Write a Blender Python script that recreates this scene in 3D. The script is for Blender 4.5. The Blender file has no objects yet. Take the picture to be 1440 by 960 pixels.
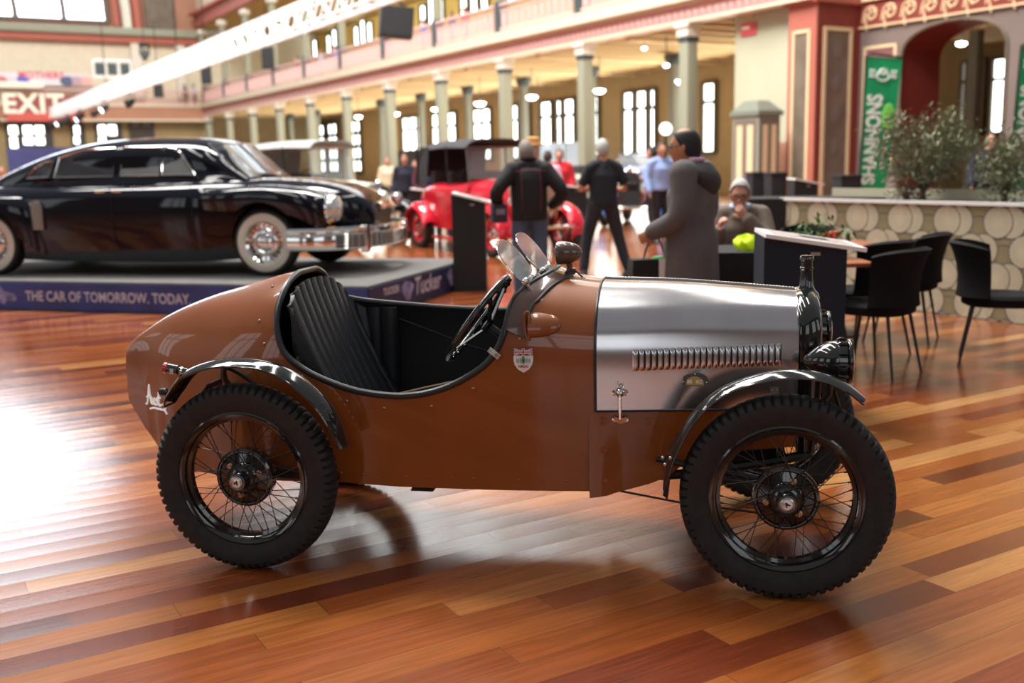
import bpy, bmesh, math, random
from math import sin, cos, pi, radians, sqrt, atan2
from mathutils import Vector, Matrix
S = bpy.context.scene
COL = S.collection
random.seed(7)
R = radians
# ---------------------------------------------------------------- camera numbers
CF, CP, CR, CH = 1450.0, .17, -.0222, 1.445
HY = -.538                      # heading of the hall's long axis
UD = Vector((sin(HY), cos(HY), 0)); VD = Vector((cos(HY), -sin(HY), 0))
def W(u, v, z=0.0):             # hall coordinates: u along the hall, v across it
    return UD * u + VD * v + Vector((0, 0, z))
HALL_ROT = atan2(UD.y, UD.x)    # rotation whose local x is u and local y is -v
# ---------------------------------------------------------------- materials
def lin(c):
    return tuple(((x / 255) / 12.92 if x / 255 <= .04045 else ((x / 255 + .055) / 1.055) ** 2.4) for x in c)
def mat(name, col, rough=.5, metal=0.0, coat=0.0, noise=0.0, scale=8.0, emit=None, es=0.0, alpha=1.0, trans=0.0, bump=0.0, bscale=60.0, spec=.5, sheen=0.0, ior=1.5):
    m = bpy.data.materials.new(name); m.use_nodes = True
    nt = m.node_tree; b = nt.nodes['Principled BSDF']
    b.inputs['Base Color'].default_value = (*col, 1)
    b.inputs['Roughness'].default_value = rough
    b.inputs['Metallic'].default_value = metal
    b.inputs['Coat Weight'].default_value = coat
    b.inputs['Coat Roughness'].default_value = .04
    b.inputs['Specular IOR Level'].default_value = spec
    b.inputs['IOR'].default_value = ior
    if sheen: b.inputs['Sheen Weight'].default_value = sheen
    if trans: b.inputs['Transmission Weight'].default_value = trans
    if alpha < 1: b.inputs['Alpha'].default_value = alpha
    if emit:
        b.inputs['Emission Color'].default_value = (*emit, 1); b.inputs['Emission Strength'].default_value = es
    if noise or bump:
        tc = nt.nodes.new('ShaderNodeTexCoord')
    if noise:
        n = nt.nodes.new('ShaderNodeTexNoise'); n.inputs['Scale'].default_value = scale; n.inputs['Detail'].default_value = 4
        nt.links.new(tc.outputs['Object'], n.inputs['Vector'])
        r = nt.nodes.new('ShaderNodeValToRGB')
        r.color_ramp.elements[0].position = .3; r.color_ramp.elements[1].position = .7
        r.color_ramp.elements[0].color = (*[max(0, c * (1 - noise)) for c in col], 1)
        r.color_ramp.elements[1].color = (*[min(1, c * (1 + noise)) for c in col], 1)
        nt.links.new(n.outputs['Fac'], r.inputs['Fac']); nt.links.new(r.outputs['Color'], b.inputs['Base Color'])
    if bump:
        n2 = nt.nodes.new('ShaderNodeTexNoise'); n2.inputs['Scale'].default_value = bscale; n2.inputs['Detail'].default_value = 3
        nt.links.new(tc.outputs['Object'], n2.inputs['Vector'])
        bp = nt.nodes.new('ShaderNodeBump'); bp.inputs['Strength'].default_value = bump; bp.inputs['Distance'].default_value = .01
        nt.links.new(n2.outputs['Fac'], bp.inputs['Height']); nt.links.new(bp.outputs['Normal'], b.inputs['Normal'])
    return m
def emat(name, col, s):
    m = bpy.data.materials.new(name); m.use_nodes = True
    nt = m.node_tree; nt.nodes.clear()
    e = nt.nodes.new('ShaderNodeEmission'); o = nt.nodes.new('ShaderNodeOutputMaterial')
    e.inputs[0].default_value = (*col, 1); e.inputs[1].default_value = s
    nt.links.new(e.outputs[0], o.inputs[0]); return m
M = {}
# ---------------------------------------------------------------- mesh collector
def frame_of(d, up=Vector((0, 0, 1))):
    d = d.normalized()
    if abs(d.dot(up)) > .98: up = Vector((1, 0, 0))
    a = d.cross(up).normalized(); b = a.cross(d).normalized()
    return a, b
def T(x=0, y=0, z=0): return Matrix.Translation((x, y, z))
def RX(a): return Matrix.Rotation(a, 4, 'X')
def RY(a): return Matrix.Rotation(a, 4, 'Y')
def RZ(a): return Matrix.Rotation(a, 4, 'Z')
class MB:
    def __init__(s): s.v = []; s.f = []; s.m = []; s.x = Matrix.Identity(4); s.mi = 0
    def add(s, vs, fs, mi=None):
        o = len(s.v); s.v += [s.x @ Vector(p) for p in vs]
        s.f += [[i + o for i in f] for f in fs]; s.m += [s.mi if mi is None else mi] * len(fs)
        return s
    def box(s, c, d, bev=0.0, X=None, taper=1.0):
        hx, hy, hz = d[0] / 2, d[1] / 2, d[2] / 2
        X = X or Matrix.Identity(4)
        C0 = Vector(c)
        if bev <= 0:
            vs = [(sx * hx * (taper if sz > 0 else 1), sy * hy * (taper if sz > 0 else 1), sz * hz) for sz in (-1, 1) for sy in (-1, 1) for sx in (-1, 1)]
            fs = [(0, 2, 3, 1), (4, 5, 7, 6), (0, 1, 5, 4), (2, 6, 7, 3), (0, 4, 6, 2), (1, 3, 7, 5)]
        else:
            b = min(bev, hx * .99, hy * .99, hz * .99)
            bm = bmesh.new(); bmesh.ops.create_cube(bm, size=1)
            for q in bm.verts:
                k = taper if q.co.z > 0 else 1
                q.co = Vector((q.co.x * 2 * hx * k, q.co.y * 2 * hy * k, q.co.z * 2 * hz))
            bmesh.ops.bevel(bm, geom=bm.edges[:], offset=b, segments=2, profile=.7, affect='EDGES')
            bm.verts.index_update()
            vs = [tuple(q.co) for q in bm.verts]; fs = [[q.index for q in f.verts] for f in bm.faces]; bm.free()
        return s.add([X @ Vector(p) + C0 if X is None else T(*C0) @ (X @ Vector(p)) for p in vs], fs)
    def tube(s, path, r, n=8, closed=False, cap=True, flat=1.0, up=None):
        P = [Vector(p) for p in path]; k = len(P)
        rr = r if isinstance(r, (list, tuple)) else [r] * k
        rings = []; a0 = None
        for i in range(k):
            if closed: d = P[(i + 1) % k] - P[i - 1]
            else: d = P[min(i + 1, k - 1)] - P[max(i - 1, 0)]
            if d.length < 1e-9: d = Vector((0, 0, 1))
            d.normalize()
            if up is not None:
                a, b = frame_of(d, Vector(up))
            elif a0 is None:
                a, b = frame_of(d)
            else:
                a = (a0 - d * a0.dot(d))
                if a.length < 1e-6: a, b = frame_of(d)
                else: a.normalize(); b = a.cross(d).normalized()
            a0 = a
            rings.append([P[i] + (a * cos(t) + b * sin(t) * flat) * rr[i] for t in [2 * pi * j / n for j in range(n)]])
        vs = [p for q in rings for p in q]; fs = []
        for i in range(k if closed else k - 1):
            i2 = (i + 1) % k
            for j in range(n):
                j2 = (j + 1) % n
                fs.append((i * n + j, i * n + j2, i2 * n + j2, i2 * n + j))
        if cap and not closed:
            fs.append(tuple(range(n))[::-1]); fs.append(tuple((k - 1) * n + j for j in range(n)))
        return s.add(vs, fs)
    def cyl(s, a, b, r, r2=None, n=16): return s.tube([a, b], [r, r if r2 is None else r2], n)
    def lathe(s, prof, n=24, X=None, cap=True):   # prof: (radius, height along z)
        X = X or Matrix.Identity(4); vs = []; fs = []; k = len(prof)
        for (r, h) in prof:
            for j in range(n):
                t = 2 * pi * j / n; vs.append(X @ Vector((r * cos(t), r * sin(t), h)))
        for i in range(k - 1):
            for j in range(n):
                j2 = (j + 1) % n
                fs.append((i * n + j, i * n + j2, (i + 1) * n + j2, (i + 1) * n + j))
        if cap:
            if prof[0][0] > 1e-4: fs.append(tuple(range(n))[::-1])
            if prof[-1][0] > 1e-4: fs.append(tuple((k - 1) * n + j for j in range(n)))
        return s.add(vs, fs)
    def ell(s, c, r, n=16, X=None, m=10):
        X0 = T(*c) @ (X or Matrix.Identity(4)) @ Matrix.Diagonal((r[0], r[1], r[2], 1))
        return s.lathe([(sin(pi * i / m), -cos(pi * i / m)) for i in range(m + 1)], n, X0, cap=False)
    def grid(s, G, cu=False, cv=False, flip=False):
        a = len(G); b = len(G[0]); vs = [p for row in G for p in row]; fs = []
        for i in range(a if cu else a - 1):
            for j in range(b if cv else b - 1):
                i2 = (i + 1) % a; j2 = (j + 1) % b
                q = (i * b + j, i * b + j2, i2 * b + j2, i2 * b + j)
                fs.append(q[::-1] if flip else q)
        return s.add(vs, fs)
    def loft(s, rings, caps=True, flip=False):
        s.grid(rings, cv=True, flip=flip)
        if caps:
            n = len(rings[0]); s.add(rings[0], [tuple(range(n))[::-1]]); s.add(rings[-1], [tuple(range(n))])
        return s
    def prism(s, poly, depth, X=None):            # poly in xy, extruded along z by depth
        X = X or Matrix.Identity(4); n = len(poly)
        vs = [X @ Vector((p[0], p[1], 0)) for p in poly] + [X @ Vector((p[0], p[1], depth)) for p in poly]
        fs = [tuple(range(n))[::-1], tuple(range(n, 2 * n))] + [(i, (i + 1) % n, n + (i + 1) % n, n + i) for i in range(n)]
        return s.add(vs, fs)
    def build(s, name, m, parent=None, smooth=35, weld=False, solid=None, sub=0):
        me = bpy.data.meshes.new(name); me.from_pydata([tuple(p) for p in s.v], [], s.f)
        ms = m if isinstance(m, (list, tuple)) else [m]
        for q in ms: me.materials.append(M[q] if isinstance(q, str) else q)
        if len(ms) > 1: me.polygons.foreach_set('material_index', s.m)
        bm = bmesh.new(); bm.from_mesh(me)
        if weld: bmesh.ops.remove_doubles(bm, verts=bm.verts, dist=weld if isinstance(weld, float) else 1e-5)
        bmesh.ops.recalc_face_normals(bm, faces=bm.faces)
        if smooth:
            lim = R(smooth)
            for f in bm.faces: f.smooth = True
            for e in bm.edges:
                if len(e.link_faces) != 2 or e.calc_face_angle(0) > lim: e.smooth = False
        bm.to_mesh(me); bm.free()
        o = bpy.data.objects.new(name, me); COL.objects.link(o)
        if parent: o.parent = parent
        if solid:
            md = o.modifiers.new('s', 'SOLIDIFY'); md.thickness = solid; md.offset = -1
        if sub:
            md = o.modifiers.new('u', 'SUBSURF'); md.levels = sub; md.render_levels = sub
        return o
def tag(o, label=None, cat=None, group=None, kind=None):
    if label: o['label'] = label
    if cat: o['category'] = cat
    if group: o['group'] = group
    if kind: o['kind'] = kind
    return o
def thing(name, label, cat, loc=(0, 0, 0), rz=0.0, group=None):
    o = bpy.data.objects.new(name, None); COL.objects.link(o)
    o.empty_display_size = .1
    o.location = loc; o.rotation_euler = (0, 0, rz)
    return tag(o, label, cat, group)
def kids(o): return [c for c in list(bpy.data.objects) if c.parent == o]
KID = {}
def copy_tree(o, parent=None):
    c = o.copy(); COL.objects.link(c); c.parent = parent
    for ch in kids(o): copy_tree(ch, c)
    return c
def dup(o, loc=None, rz=None, label=None, group=None):
    c = copy_tree(o)
    if loc is not None: c.location = loc
    if rz is not None: c.rotation_euler = (0, 0, rz)
    if label: c['label'] = label
    if group: c['group'] = group
    return c
def struct(o): o['kind'] = 'structure'; return o
def interp(tab, x):
    if x <= tab[0][0]: return tab[0][1]
    for (a, p), (b, q) in zip(tab, tab[1:]):
        if x <= b: return p + (q - p) * (x - a) / (b - a)
    return tab[-1][1]
def smoothtab(tab, x):          # catmull-rom through a table
    n = len(tab)
    if x <= tab[0][0]: return tab[0][1]
    if x >= tab[-1][0]: return tab[-1][1]
    for i in range(n - 1):
        if x <= tab[i + 1][0]: break
    x0, y0 = tab[i]; x1, y1 = tab[i + 1]; h = x1 - x0
    m0 = (y1 - tab[i - 1][1]) / (x1 - tab[i - 1][0]) if i > 0 else (y1 - y0) / h
    m1 = (tab[i + 2][1] - y0) / (tab[i + 2][0] - x0) if i < n - 2 else (y1 - y0) / h
    t = (x - x0) / h
    return (2*t**3-3*t*t+1)*y0 + (t**3-2*t*t+t)*h*m0 + (-2*t**3+3*t*t)*y1 + (t**3-t*t)*h*m1
def spline(pts, k=8, closed=False):
    P = [Vector(p) for p in pts]; n = len(P); out = []
    rng = n if closed else n - 1
    for i in range(rng):
        p0 = P[(i - 1) % n] if closed or i > 0 else P[i]; p1 = P[i]; p2 = P[(i + 1) % n]
        p3 = P[(i + 2) % n] if closed or i + 2 < n else P[(i + 1) % n]
        for j in range(k):
            t = j / k
            out.append(.5 * ((2 * p1) + (p2 - p0) * t + (2 * p0 - 5 * p1 + 4 * p2 - p3) * t * t + (3 * p1 - p0 - 3 * p2 + p3) * t ** 3))
    if not closed: out.append(P[-1])
    return out
def text_geo(s, size, bold=0.0, shear=0.0, space=1.0, align='CENTER'):
    """verts (x,y) and faces of a line of text, flat"""
    cu = bpy.data.curves.new('t', 'FONT'); cu.body = s; cu.size = size; cu.offset = bold; cu.shear = shear
    cu.space_character = space; cu.align_x = align; cu.align_y = 'CENTER'; cu.resolution_u = 3
    ob = bpy.data.objects.new('t', cu); COL.objects.link(ob)
    dg = bpy.context.evaluated_depsgraph_get(); dg.update()
    me = bpy.data.meshes.new_from_object(ob.evaluated_get(dg))
    vs = [tuple(v.co) for v in me.vertices]; fs = [tuple(p.vertices) for p in me.polygons]
    bpy.data.objects.remove(ob); bpy.data.curves.remove(cu); bpy.data.meshes.remove(me)
    return vs, fs
def place(o, loc, rz=0): o.location = loc; o.rotation_euler = (0, 0, rz); return o
# ================================================================ hero materials
M['brown'] = mat('brown_paint', (.27, .072, .012), .34, coat=.8, spec=.35, noise=.1, scale=3)
M['brown_dark'] = mat('brown_trim_paint', (.10, .055, .040), .25, coat=.8)
M['alu'] = mat('polished_aluminium', (.68, .66, .67), .18, metal=1.0, noise=.06, scale=5)
M['chrome'] = mat('chrome', (.85, .84, .82), .08, metal=1.0)
M['steel'] = mat('dull_steel', (.5, .48, .45), .3, metal=1.0)
M['bronze'] = mat('bronze', (.45, .33, .22), .3, metal=1.0)
M['black'] = mat('gloss_black', (.010, .010, .009), .12, coat=1.0)
M['satin'] = mat('satin_black', (.012, .012, .012), .4)
M['tyre'] = mat('tyre_rubber', (.022, .021, .020), .62, noise=.25, scale=30, spec=.35)
M['leather'] = mat('black_leather', (.016, .018, .022), .33, noise=.2, scale=12, bump=.15, bscale=120)
M['interior'] = mat('black_interior', (.008, .008, .008), .6)
M['piping'] = mat('rubber_piping', (.02, .022, .024), .3)
M['white'] = mat('white_paint', (.85, .84, .82), .5)
M['scriptwhite'] = mat('script_white_glow', (.9, .9, .88), .5, emit=(1, 1, 1), es=.25)  # white paint with a slight glow added so the script reads brighter
M['redlens'] = mat('red_lens', (.45, .01, .03), .15, coat=1)
M['glass'] = mat('clear_glass', (.93, .97, .95), .02, trans=1.0, ior=1.12)
M['scr'] = mat('perspex_screen', (.70, .78, .76), .03, alpha=.35, coat=1.0)
M['flagred'] = mat('decal_red', (.6, .03, .05), .4)
M['flagblue'] = mat('decal_blue', (.03, .04, .22), .4)
M['decalgrey'] = mat('decal_grey_blue', (.35, .42, .5), .4)
M['decalgreen'] = mat('decal_green', (.1, .35, .12), .4)
M['plate_grey'] = mat('plate_border', (.10, .09, .08), .35)
M['plate_gold'] = mat('plate_brass', (.55, .36, .10), .4)
M['gold'] = mat('brass_plate', (.55, .42, .22), .3, metal=.9)
M['lens'] = mat('lamp_glass', (.7, .72, .72), .08, metal=.6, coat=1)
M['sticker'] = mat('silver_sticker', (.55, .53, .5), .4, noise=.2, scale=90)

CARX = Matrix.Translation((.054, 3.945, 0)) @ Matrix.Rotation(-.1943, 4, 'Z')
car = thing('vintage_sports_car', 'brown open vintage racing car with polished aluminium bonnet and black wire wheels in the foreground', 'car', (.054, 3.945, 0), -.1943)
# ---------------------------------------------------------------- body shape
ZT = [(-1.705, .714), (-1.675, .752), (-1.62, .790), (-1.49, .868), (-1.32, .937), (-1.16, .984), (-1.05, 1.014), (-.9, 1.048), (-.6, 1.06), (-.2, 1.06), (.08, 1.046), (.13, 1.038), (.2, 1.026), (.31, 1.010), (.6, 1.0), (1.01, .968)]
ZB = [(-1.705, .505), (-1.68, .47), (-1.62, .40), (-1.5, .30), (-1.4, .262), (-1.1, .27), (-.67, .292), (-.43, .283), (.3, .28)]
HW = [(-1.705, .020), (-1.58, .085), (-1.45, .165), (-1.3, .235), (-1.15, .298), (-1.0, .345), (-.88, .37), (-.6, .39), (-.3, .39), (0, .378), (.31, .345), (.6, .30), (1.01, .24)]
T0 = [(-1.735, .5), (-1.2, .42), (-.9, .45), (-.5, .55), (0, .60), (.31, .62), (1.01, .62)]
NN = [(-1.735, 2.0), (-1.2, 2.1), (-.88, 2.4), (0, 2.5), (.31, 2.5), (1.01, 2.4)]
def zt(x): return smoothtab(ZT, x)
def zb(x): return interp(ZB, x)
def hwd(x, z, inset=0.0):
    a, b = zb(x), zt(x); w = smoothtab(HW, x) - inset; b -= inset
    t = max(0, min(1, (z - a) / (b - a))); t0 = interp(T0, x); n = interp(NN, x)
    if t < t0: return w * (1 - .05 * ((t0 - t) / t0) ** 1.5)
    return w * max(0, 1 - ((t - t0) / (1 - t0)) ** n) ** (1 / n)
def section(x, inset=0.0, z0=None, ns=9, na=14, zmax=None):
    """closed ring of points for one body station, from the near-side bottom over the top"""
    a = zb(x) if z0 is None else z0; b = zt(x) - inset; w = smoothtab(HW, x) - inset
    t0 = interp(T0, x); n = interp(NN, x); A0 = zb(x); zs = A0 + t0 * (b - A0)
    half = []
    for i in range(ns): half.append((hwd(x, a + (zs - a) * i / ns, inset), a + (zs - a) * i / ns))
    for i in range(na + 1):
        q = pi / 2 * i / na
        half.append((w * abs(cos(q)) ** (2 / n) if i < na else 0, zs + (b - zs) * sin(q) ** (2 / n)))
    ring = [Vector((x, -p[0], p[1])) for p in half] + [Vector((x, p[0], p[1])) for p in half[-2::-1]]
    return ring
def sidept(x, z, off=.002): return Vector((x, -hwd(x, z) - off, z))
RIM_N = [(-.885, 1.045), (-.888, 1.02), (-.890, .97), (-.888, .91), (-.875, .846), (-.842, .779), (-.762, .719), (-.654, .673), (-.546, .643), (-.411, .630), (-.303, .641), (-.196, .676), (-.089, .74), (-.034, .805), (-.008, .873), (.003, .935), (.018, .975), (.057, 1.007), (.099, 1.028), (.128, 1.0375)]
RIM_F = [(-.885, 1.045), (-.888, 1.02), (-.890, .98), (-.885, .94), (-.86, .905), (-.80, .885), (-.70, .870), (-.56, .856), (-.43, .845), (-.28, .838), (-.138, .836), (-.06, .848), (-.02, .868), (-.005, .895), (.003, .935), (.018, .975), (.057, 1.007), (.099, 1.028), (.128, 1.0375)]
def curve2(pts, k=6): return [(p.x, p.z) for p in spline([(a, 0, b) for a, b in pts], k)]
rn, rf = curve2(RIM_N), curve2(RIM_F)
xs = []
x = -1.705
while x < .3: xs.append(x); x += .03 if x < -1.5 else .045
xs[-1:] = [.255]; xs.append(.31)
mb = MB(); mb.loft([section(x) for x in xs]); body = mb.build('body_shell', ['brown', 'interior'], car, smooth=30)
def all_one(o):
    for p in o.data.polygons: p.material_index = 1
    return o
mb = MB(); mb.loft([section(x, .012, .335) for x in [-1.02, -.95, -.88, -.8, -.7, -.6, -.5, -.4, -.3, -.2, -.1, 0, .08, .16, .24]])
cav = all_one(mb.build('cav', ['interior', 'interior']))
cuts = []
for crv, y0, y1 in ((rn, -1, .0005), (rf, -.0005, 1)):
    poly = [(a, b) for a, b in crv] + [(.135, 1.4), (-.885, 1.4)]
    mb = MB(); n = len(poly); vs = [(a, y0, b) for a, b in poly] + [(a, y1, b) for a, b in poly]
    mb.add(vs, [tuple(range(n)), tuple(range(n, 2 * n))[::-1]] + [(i, n + i, n + (i + 1) % n, (i + 1) % n) for i in range(n)])
    cuts.append(all_one(mb.build('cut', ['interior', 'interior'], smooth=0)))
for c in [cav] + cuts:
    c.matrix_world = CARX
    md = body.modifiers.new('b', 'BOOLEAN'); md.operation = 'DIFFERENCE'; md.object = c; md.solver = 'EXACT'
bpy.context.view_layer.update()
for c in [cav] + cuts: c.matrix_world = CARX
bpy.context.view_layer.update()
dg = bpy.context.evaluated_depsgraph_get()
me = bpy.data.meshes.new_from_object(body.evaluated_get(dg))
body.modifiers.clear(); body.data = me
print('slots', [m.name for m in me.materials])
bm = bmesh.new(); bm.from_mesh(me)
for f in bm.faces: f.smooth = True
for e in bm.edges: e.smooth = not (len(e.link_faces) != 2 or e.calc_face_angle(0) > R(30))
bm.to_mesh(me); bm.free()
for c in [cav] + cuts: bpy.data.objects.remove(c)
# padded rim round the cockpit
path = [Vector((a, -hwd(a, b), b)) for a, b in rn] + [Vector((a, hwd(a, b), b)) for a, b in rf[::-1][1:-1]]
mb = MB(); mb.tube(path, .0125, 10, closed=True); mb.build('cockpit_piping', 'piping', car)
# raised scuttle lip between two beads
LA = curve2([(-.008, .873), (.003, .935), (.018, .975), (.057, 1.007), (.099, 1.028), (.128, 1.0375)], 5)
LB = curve2([(.066, .842), (.080, .942), (.101, .968), (.137, 1.005), (.163, 1.02), (.186, 1.027)], 5)
half = []
for (a0, b0), (a1, b1) in zip(LA, LB):
    row = []
    for k in range(7):
        t = k / 6; xx = a0 + (a1 - a0) * t; zz = min(b0 + (b1 - b0) * t, zt(xx) - .0001)
        d = Vector((0, hwd(xx, zz), zz - .80)).normalized(); q = Vector((xx, hwd(xx, zz), zz)) + d * (.003 + .013 * (1 - t) ** .7)
        row.append(q)
    half.append(row)
for q in half[-1]: q.y = 0
G = [[Vector((q.x, -q.y, q.z)) for q in r] for r in half] + [[q.copy() for q in r] for r in half[-2::-1]]
mb = MB(); mb.grid(G); mb.build('scuttle_lip', 'brown_dark', car, solid=.004)
for k, r in ((0, .007), (6, .0055)):
    mb = MB(); mb.tube([row[k] for row in G], r, 8); mb.build('scuttle_beading', 'piping', car)
# blister on the scuttle side
mb = MB(); G = []
for i in range(13):
    t = i / 12; xx = .075 + .115 * t; hgt = .043 * sqrt(max(0, 1 - t ** 2.6)); row = []
    for j in range(13):
        a = pi * j / 12; zz = .885 + hgt * cos(a) ; row.append(Vector((xx, -hwd(xx, zz) + .004 - (.028 * sin(a) * sqrt(max(0, 1 - t ** 2.2))), zz)))
    G.append(row)
mb.grid(G); mb.build('scuttle_blister', 'brown', car, solid=.003)
mb = MB(); pth = [sidept(.072, .835 + .1 * 0, .004), sidept(.060, .90, .012), sidept(.063, .925, .026), sidept(.070, .932, .030), sidept(.078, .925, .026), sidept(.080, .90, .02), sidept(.078, .835, .006)]
mb.tube(spline(pth, 4), .006, 8); mb.build('blister_strap', 'brown', car)
# tail vertical trim seam & rivets
def rivet(x, z, r=.0055, m='brown', side=-1):
    p = sidept(x, z, 0)
    mb = MB(); mb.ell((p.x, p.y, p.z), (r, .0035, r), 8, m=6); return mb.build('rivet', m, car)
for x, z in [(-.955, 1.0), (-.965, .885), (-.93, .805), (-.86, .712), (-.735, .645), (-.60, .606), (-.457, .583), (-.28, .594), (-.125, .662), (.035, .80), (.045, .84)]: rivet(x, z, .0065, 'bronze')
for i in range(11): rivet(-.64 + i * .084, .327 - .0008 * i, .005)
for z in (.545, .44, .325):
    p = sidept(.335, z, 0); mb = MB(); mb.lathe([(.014, 0), (.014, .003), (.008, .004), (.008, .007), (0, .008)], 12, T(.335, -.342, z) @ RX(pi / 2)); mb.build('screw_head', 'brown', car)
# lower side panel below the bonnet
def lowz(x): return interp([(.29, .262), (.34, .268), (.413, .288), (.5, .31), (.56, .335), (.62, .385), (.7, .42), (1.0, .44)], x)
for sg in (-1, 1):
    G = []
    for i in range(25):
        xx = .285 + (1.0 - .285) * i / 24; zl = lowz(xx); row = []
        for j in range(9):
            z = zl + (.585 - zl) * j / 8; w = smoothtab(HW, xx) - .002 - .05 * (1 - (z - .2) / .4) * max(0, (xx - .3)) * .8 + .008 * (1 - j / 8) * (i < 3)
            row.append(Vector((xx, sg * w, z)))
        G.append(row)
    mb = MB(); mb.grid(G); mb.build('lower_side_panel', 'brown', car, solid=.006)
# bonnet
xs = [.31 + .695 * i / 16 for i in range(17)]
mb = MB(); mb.grid([section(x + .0001, -.004, .578, 8, 16) for x in xs])
bon = mb.build('bonnet', 'alu', car, solid=.003)
mb = MB(); mb.tube([p + Vector((-.002, 0, 0)) for p in section(.31, -.003, .578, 8, 16)], .0055, 8); mb.build('bonnet_edge_strip', 'piping', car)
mb = MB(); mb.tube([Vector((x, 0, zt(x) + .006)) for x in xs], .004, 6)
for i in range(60): mb.cyl((.315 + i * .0115, 0, zt(.315 + i * .0115) + .007), (.322 + i * .0115, 0, zt(.322 + i * .0115) + .007), .0055, n=8)
mb.build('bonnet_hinge', 'steel', car)
for sg in (-1, 1):
    mb = MB()
    mb.tube([Vector((x, sg * (smoothtab(HW, x) + .002), .580)) for x in xs], .004, 6); mb.build('bonnet_bottom_bead', 'piping', car)
for i in range(24):                      # louvres pressed into the near bonnet side
    x0 = .437 + i * .0212; z1 = .800 + i * .0006; z0 = z1 - .077; G = []
    for j in range(9):
        t = j / 8; z = z0 + (z1 - z0) * t; e = min(1, min(t, 1 - t) * 7) ** .6; row = []
        for k in range(6):
            a = k / 5; row.append(Vector((x0 + .0185 * a, -hwd(x0 + .0185 * a, z) - .004 - .0095 * e * sin(pi * min(1, a * .55 + .0)) * (1 if a < .98 else .4), z)))
        G.append(row)
    mb = MB(); mb.grid(G)
    mb.build('louvre', 'alu', bon, smooth=50)
    mb = MB(); mb.add([Vector((x0 + .0185, -hwd(x0, z0) - .0045, z0 + .004)), Vector((x0 + .0215, -hwd(x0, z0) - .0048, z0 + .004)), Vector((x0 + .0215, -hwd(x0, z1) - .0045, z1 - .004)), Vector((x0 + .0185, -hwd(x0, z1) - .0045, z1 - .004))], [(0, 1, 2, 3)])
    mb.build('louvre_slot', 'interior', bon, smooth=0)
# bonnet latch
mb = MB(); y0 = -smoothtab(HW, .39) - .008
for z in (.646, .552):
    for dx in (-.019, .019): mb.lathe([(.010, 0), (.010, .003), (.0045, .004), (.0045, .002)], 12, T(.395 + dx, y0, z) @ RX(pi / 2))
    mb.box((.395, y0 - .002, z), (.038, .004, .012))
mb.prism([(-.024, .006), (.024, .006), (.024, -.004), (.006, -.016), (-.006, -.016), (-.024, -.004)], .003, T(.395, y0, .552) @ RX(pi / 2))
mb.tube([(.395, y0 - .012, .648), (.395, y0 - .012, .555)], [.004, .004], 8)
mb.tube([(.395, y0 - .013, .630), (.395, y0 - .013, .578)], .0058, 8)
mb.lathe([(.013, 0), (.015, .005), (.009, .011), (.004, .014)], 12, T(.395, y0 - .004, .648) @ RX(pi / 2))
mb.tube(spline([(.395, y0 - .014, .650), (.408, y0 - .014, .660), (.404, y0 - .014, .674), (.392, y0 - .014, .668), (.390, y0 - .014, .685)], 4), .0025, 6)
mb.build('bonnet_latch', 'chrome', car)
# enamelled club plate on the bonnet
pl = MB(); X = T(.652, -hwd(.652, .695) - .007, .681) @ RX(pi / 2)
pl.prism([(.050 * cos(a), -.004 + .036 * max(0, sin(a)) ** .8) for a in [pi * i / 20 for i in range(21)]] + [(-.046, -.009), (-.03, -.013), (.03, -.013), (.046, -.009)], .003, X)
plate = pl.build('club_plate', 'plate_grey', car)
mb = MB(); mb.prism([(.031 * cos(a), -.003 + .024 * max(0, sin(a))) for a in [pi * i / 16 for i in range(17)]] + [(-.031, -.010), (.031, -.010)], .0012, X @ T(0, 0, .003)); mb.build('brass_inlay', 'plate_gold', plate)
vs, fs = text_geo('BS   KC', .0165, .0009); mb = MB(); mb.add([X @ Vector((a, b + .002, .0046)) for a, b, c in vs], fs); mb.build('plate_lettering', 'white', plate, smooth=0)
for a, b in ((-.040, .001), (.040, .001), (0, .029)):
    mb = MB(); mb.ell((0, 0, 0), (.003, .003, .002), 8, m=6); o = mb.build('plate_screw', 'chrome', plate); o.matrix_local = X @ T(a, b, .0035)
# small bracket on the bonnet side
mb = MB(); X = T(.925, -hwd(.925, .65) - .006, .645) @ RX(pi / 2); mb.box((0, 0, 0), (.030, .030, .003), X=X)
for a, b in ((-.007, .004), (.007, .004)): mb.ell((0, 0, 0), (.0035, .0035, .003), 8, X=X @ T(a, b, .003), m=6)
mb.build('bonnet_bracket', 'steel', car)
# shield badge on the scuttle side
def decal(poly, name, m, off, cx=.058, cz=.765, parent=None):
    mb = MB(); P = [sidept(cx + a, cz + b, off) for a, b in poly]; mb.add(P, [tuple(range(len(P)))]); return mb.build(name, m, parent or car, smooth=0)
sh = [(-.034, .042), (.034, .042), (.035, .0), (.031, -.016), (.02, -.032), (0, -.045), (-.02, -.032), (-.031, -.016), (-.035, .0)]
badge = decal(sh, 'club_shield', 'white', .003)
decal([(-.034, .042), (.034, .042), (.0345, .017), (-.0345, .017)], 'flag_field', 'flagblue', .0036, parent=badge)
def quadline(a, b, w, nm, m, off):
    d = Vector((b[0] - a[0], b[1] - a[1], 0)).normalized() * w / 2; n = (-d.y, d.x)
    decal([(a[0] + n[0], a[1] + n[1]), (b[0] + n[0], b[1] + n[1]), (b[0] - n[0], b[1] - n[1]), (a[0] - n[0], a[1] - n[1])], nm, m, off, parent=badge)
quadline((-.032, .040), (.032, .019), .006, 'flag_saltire', 'white', .0040); quadline((-.032, .019), (.032, .040), .006, 'flag_saltire', 'white', .0041)
quadline((-.032, .040), (.032, .019), .002, 'flag_saltire', 'flagred', .0043); quadline((-.032, .019), (.032, .040), .002, 'flag_saltire', 'flagred', .0044)
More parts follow.
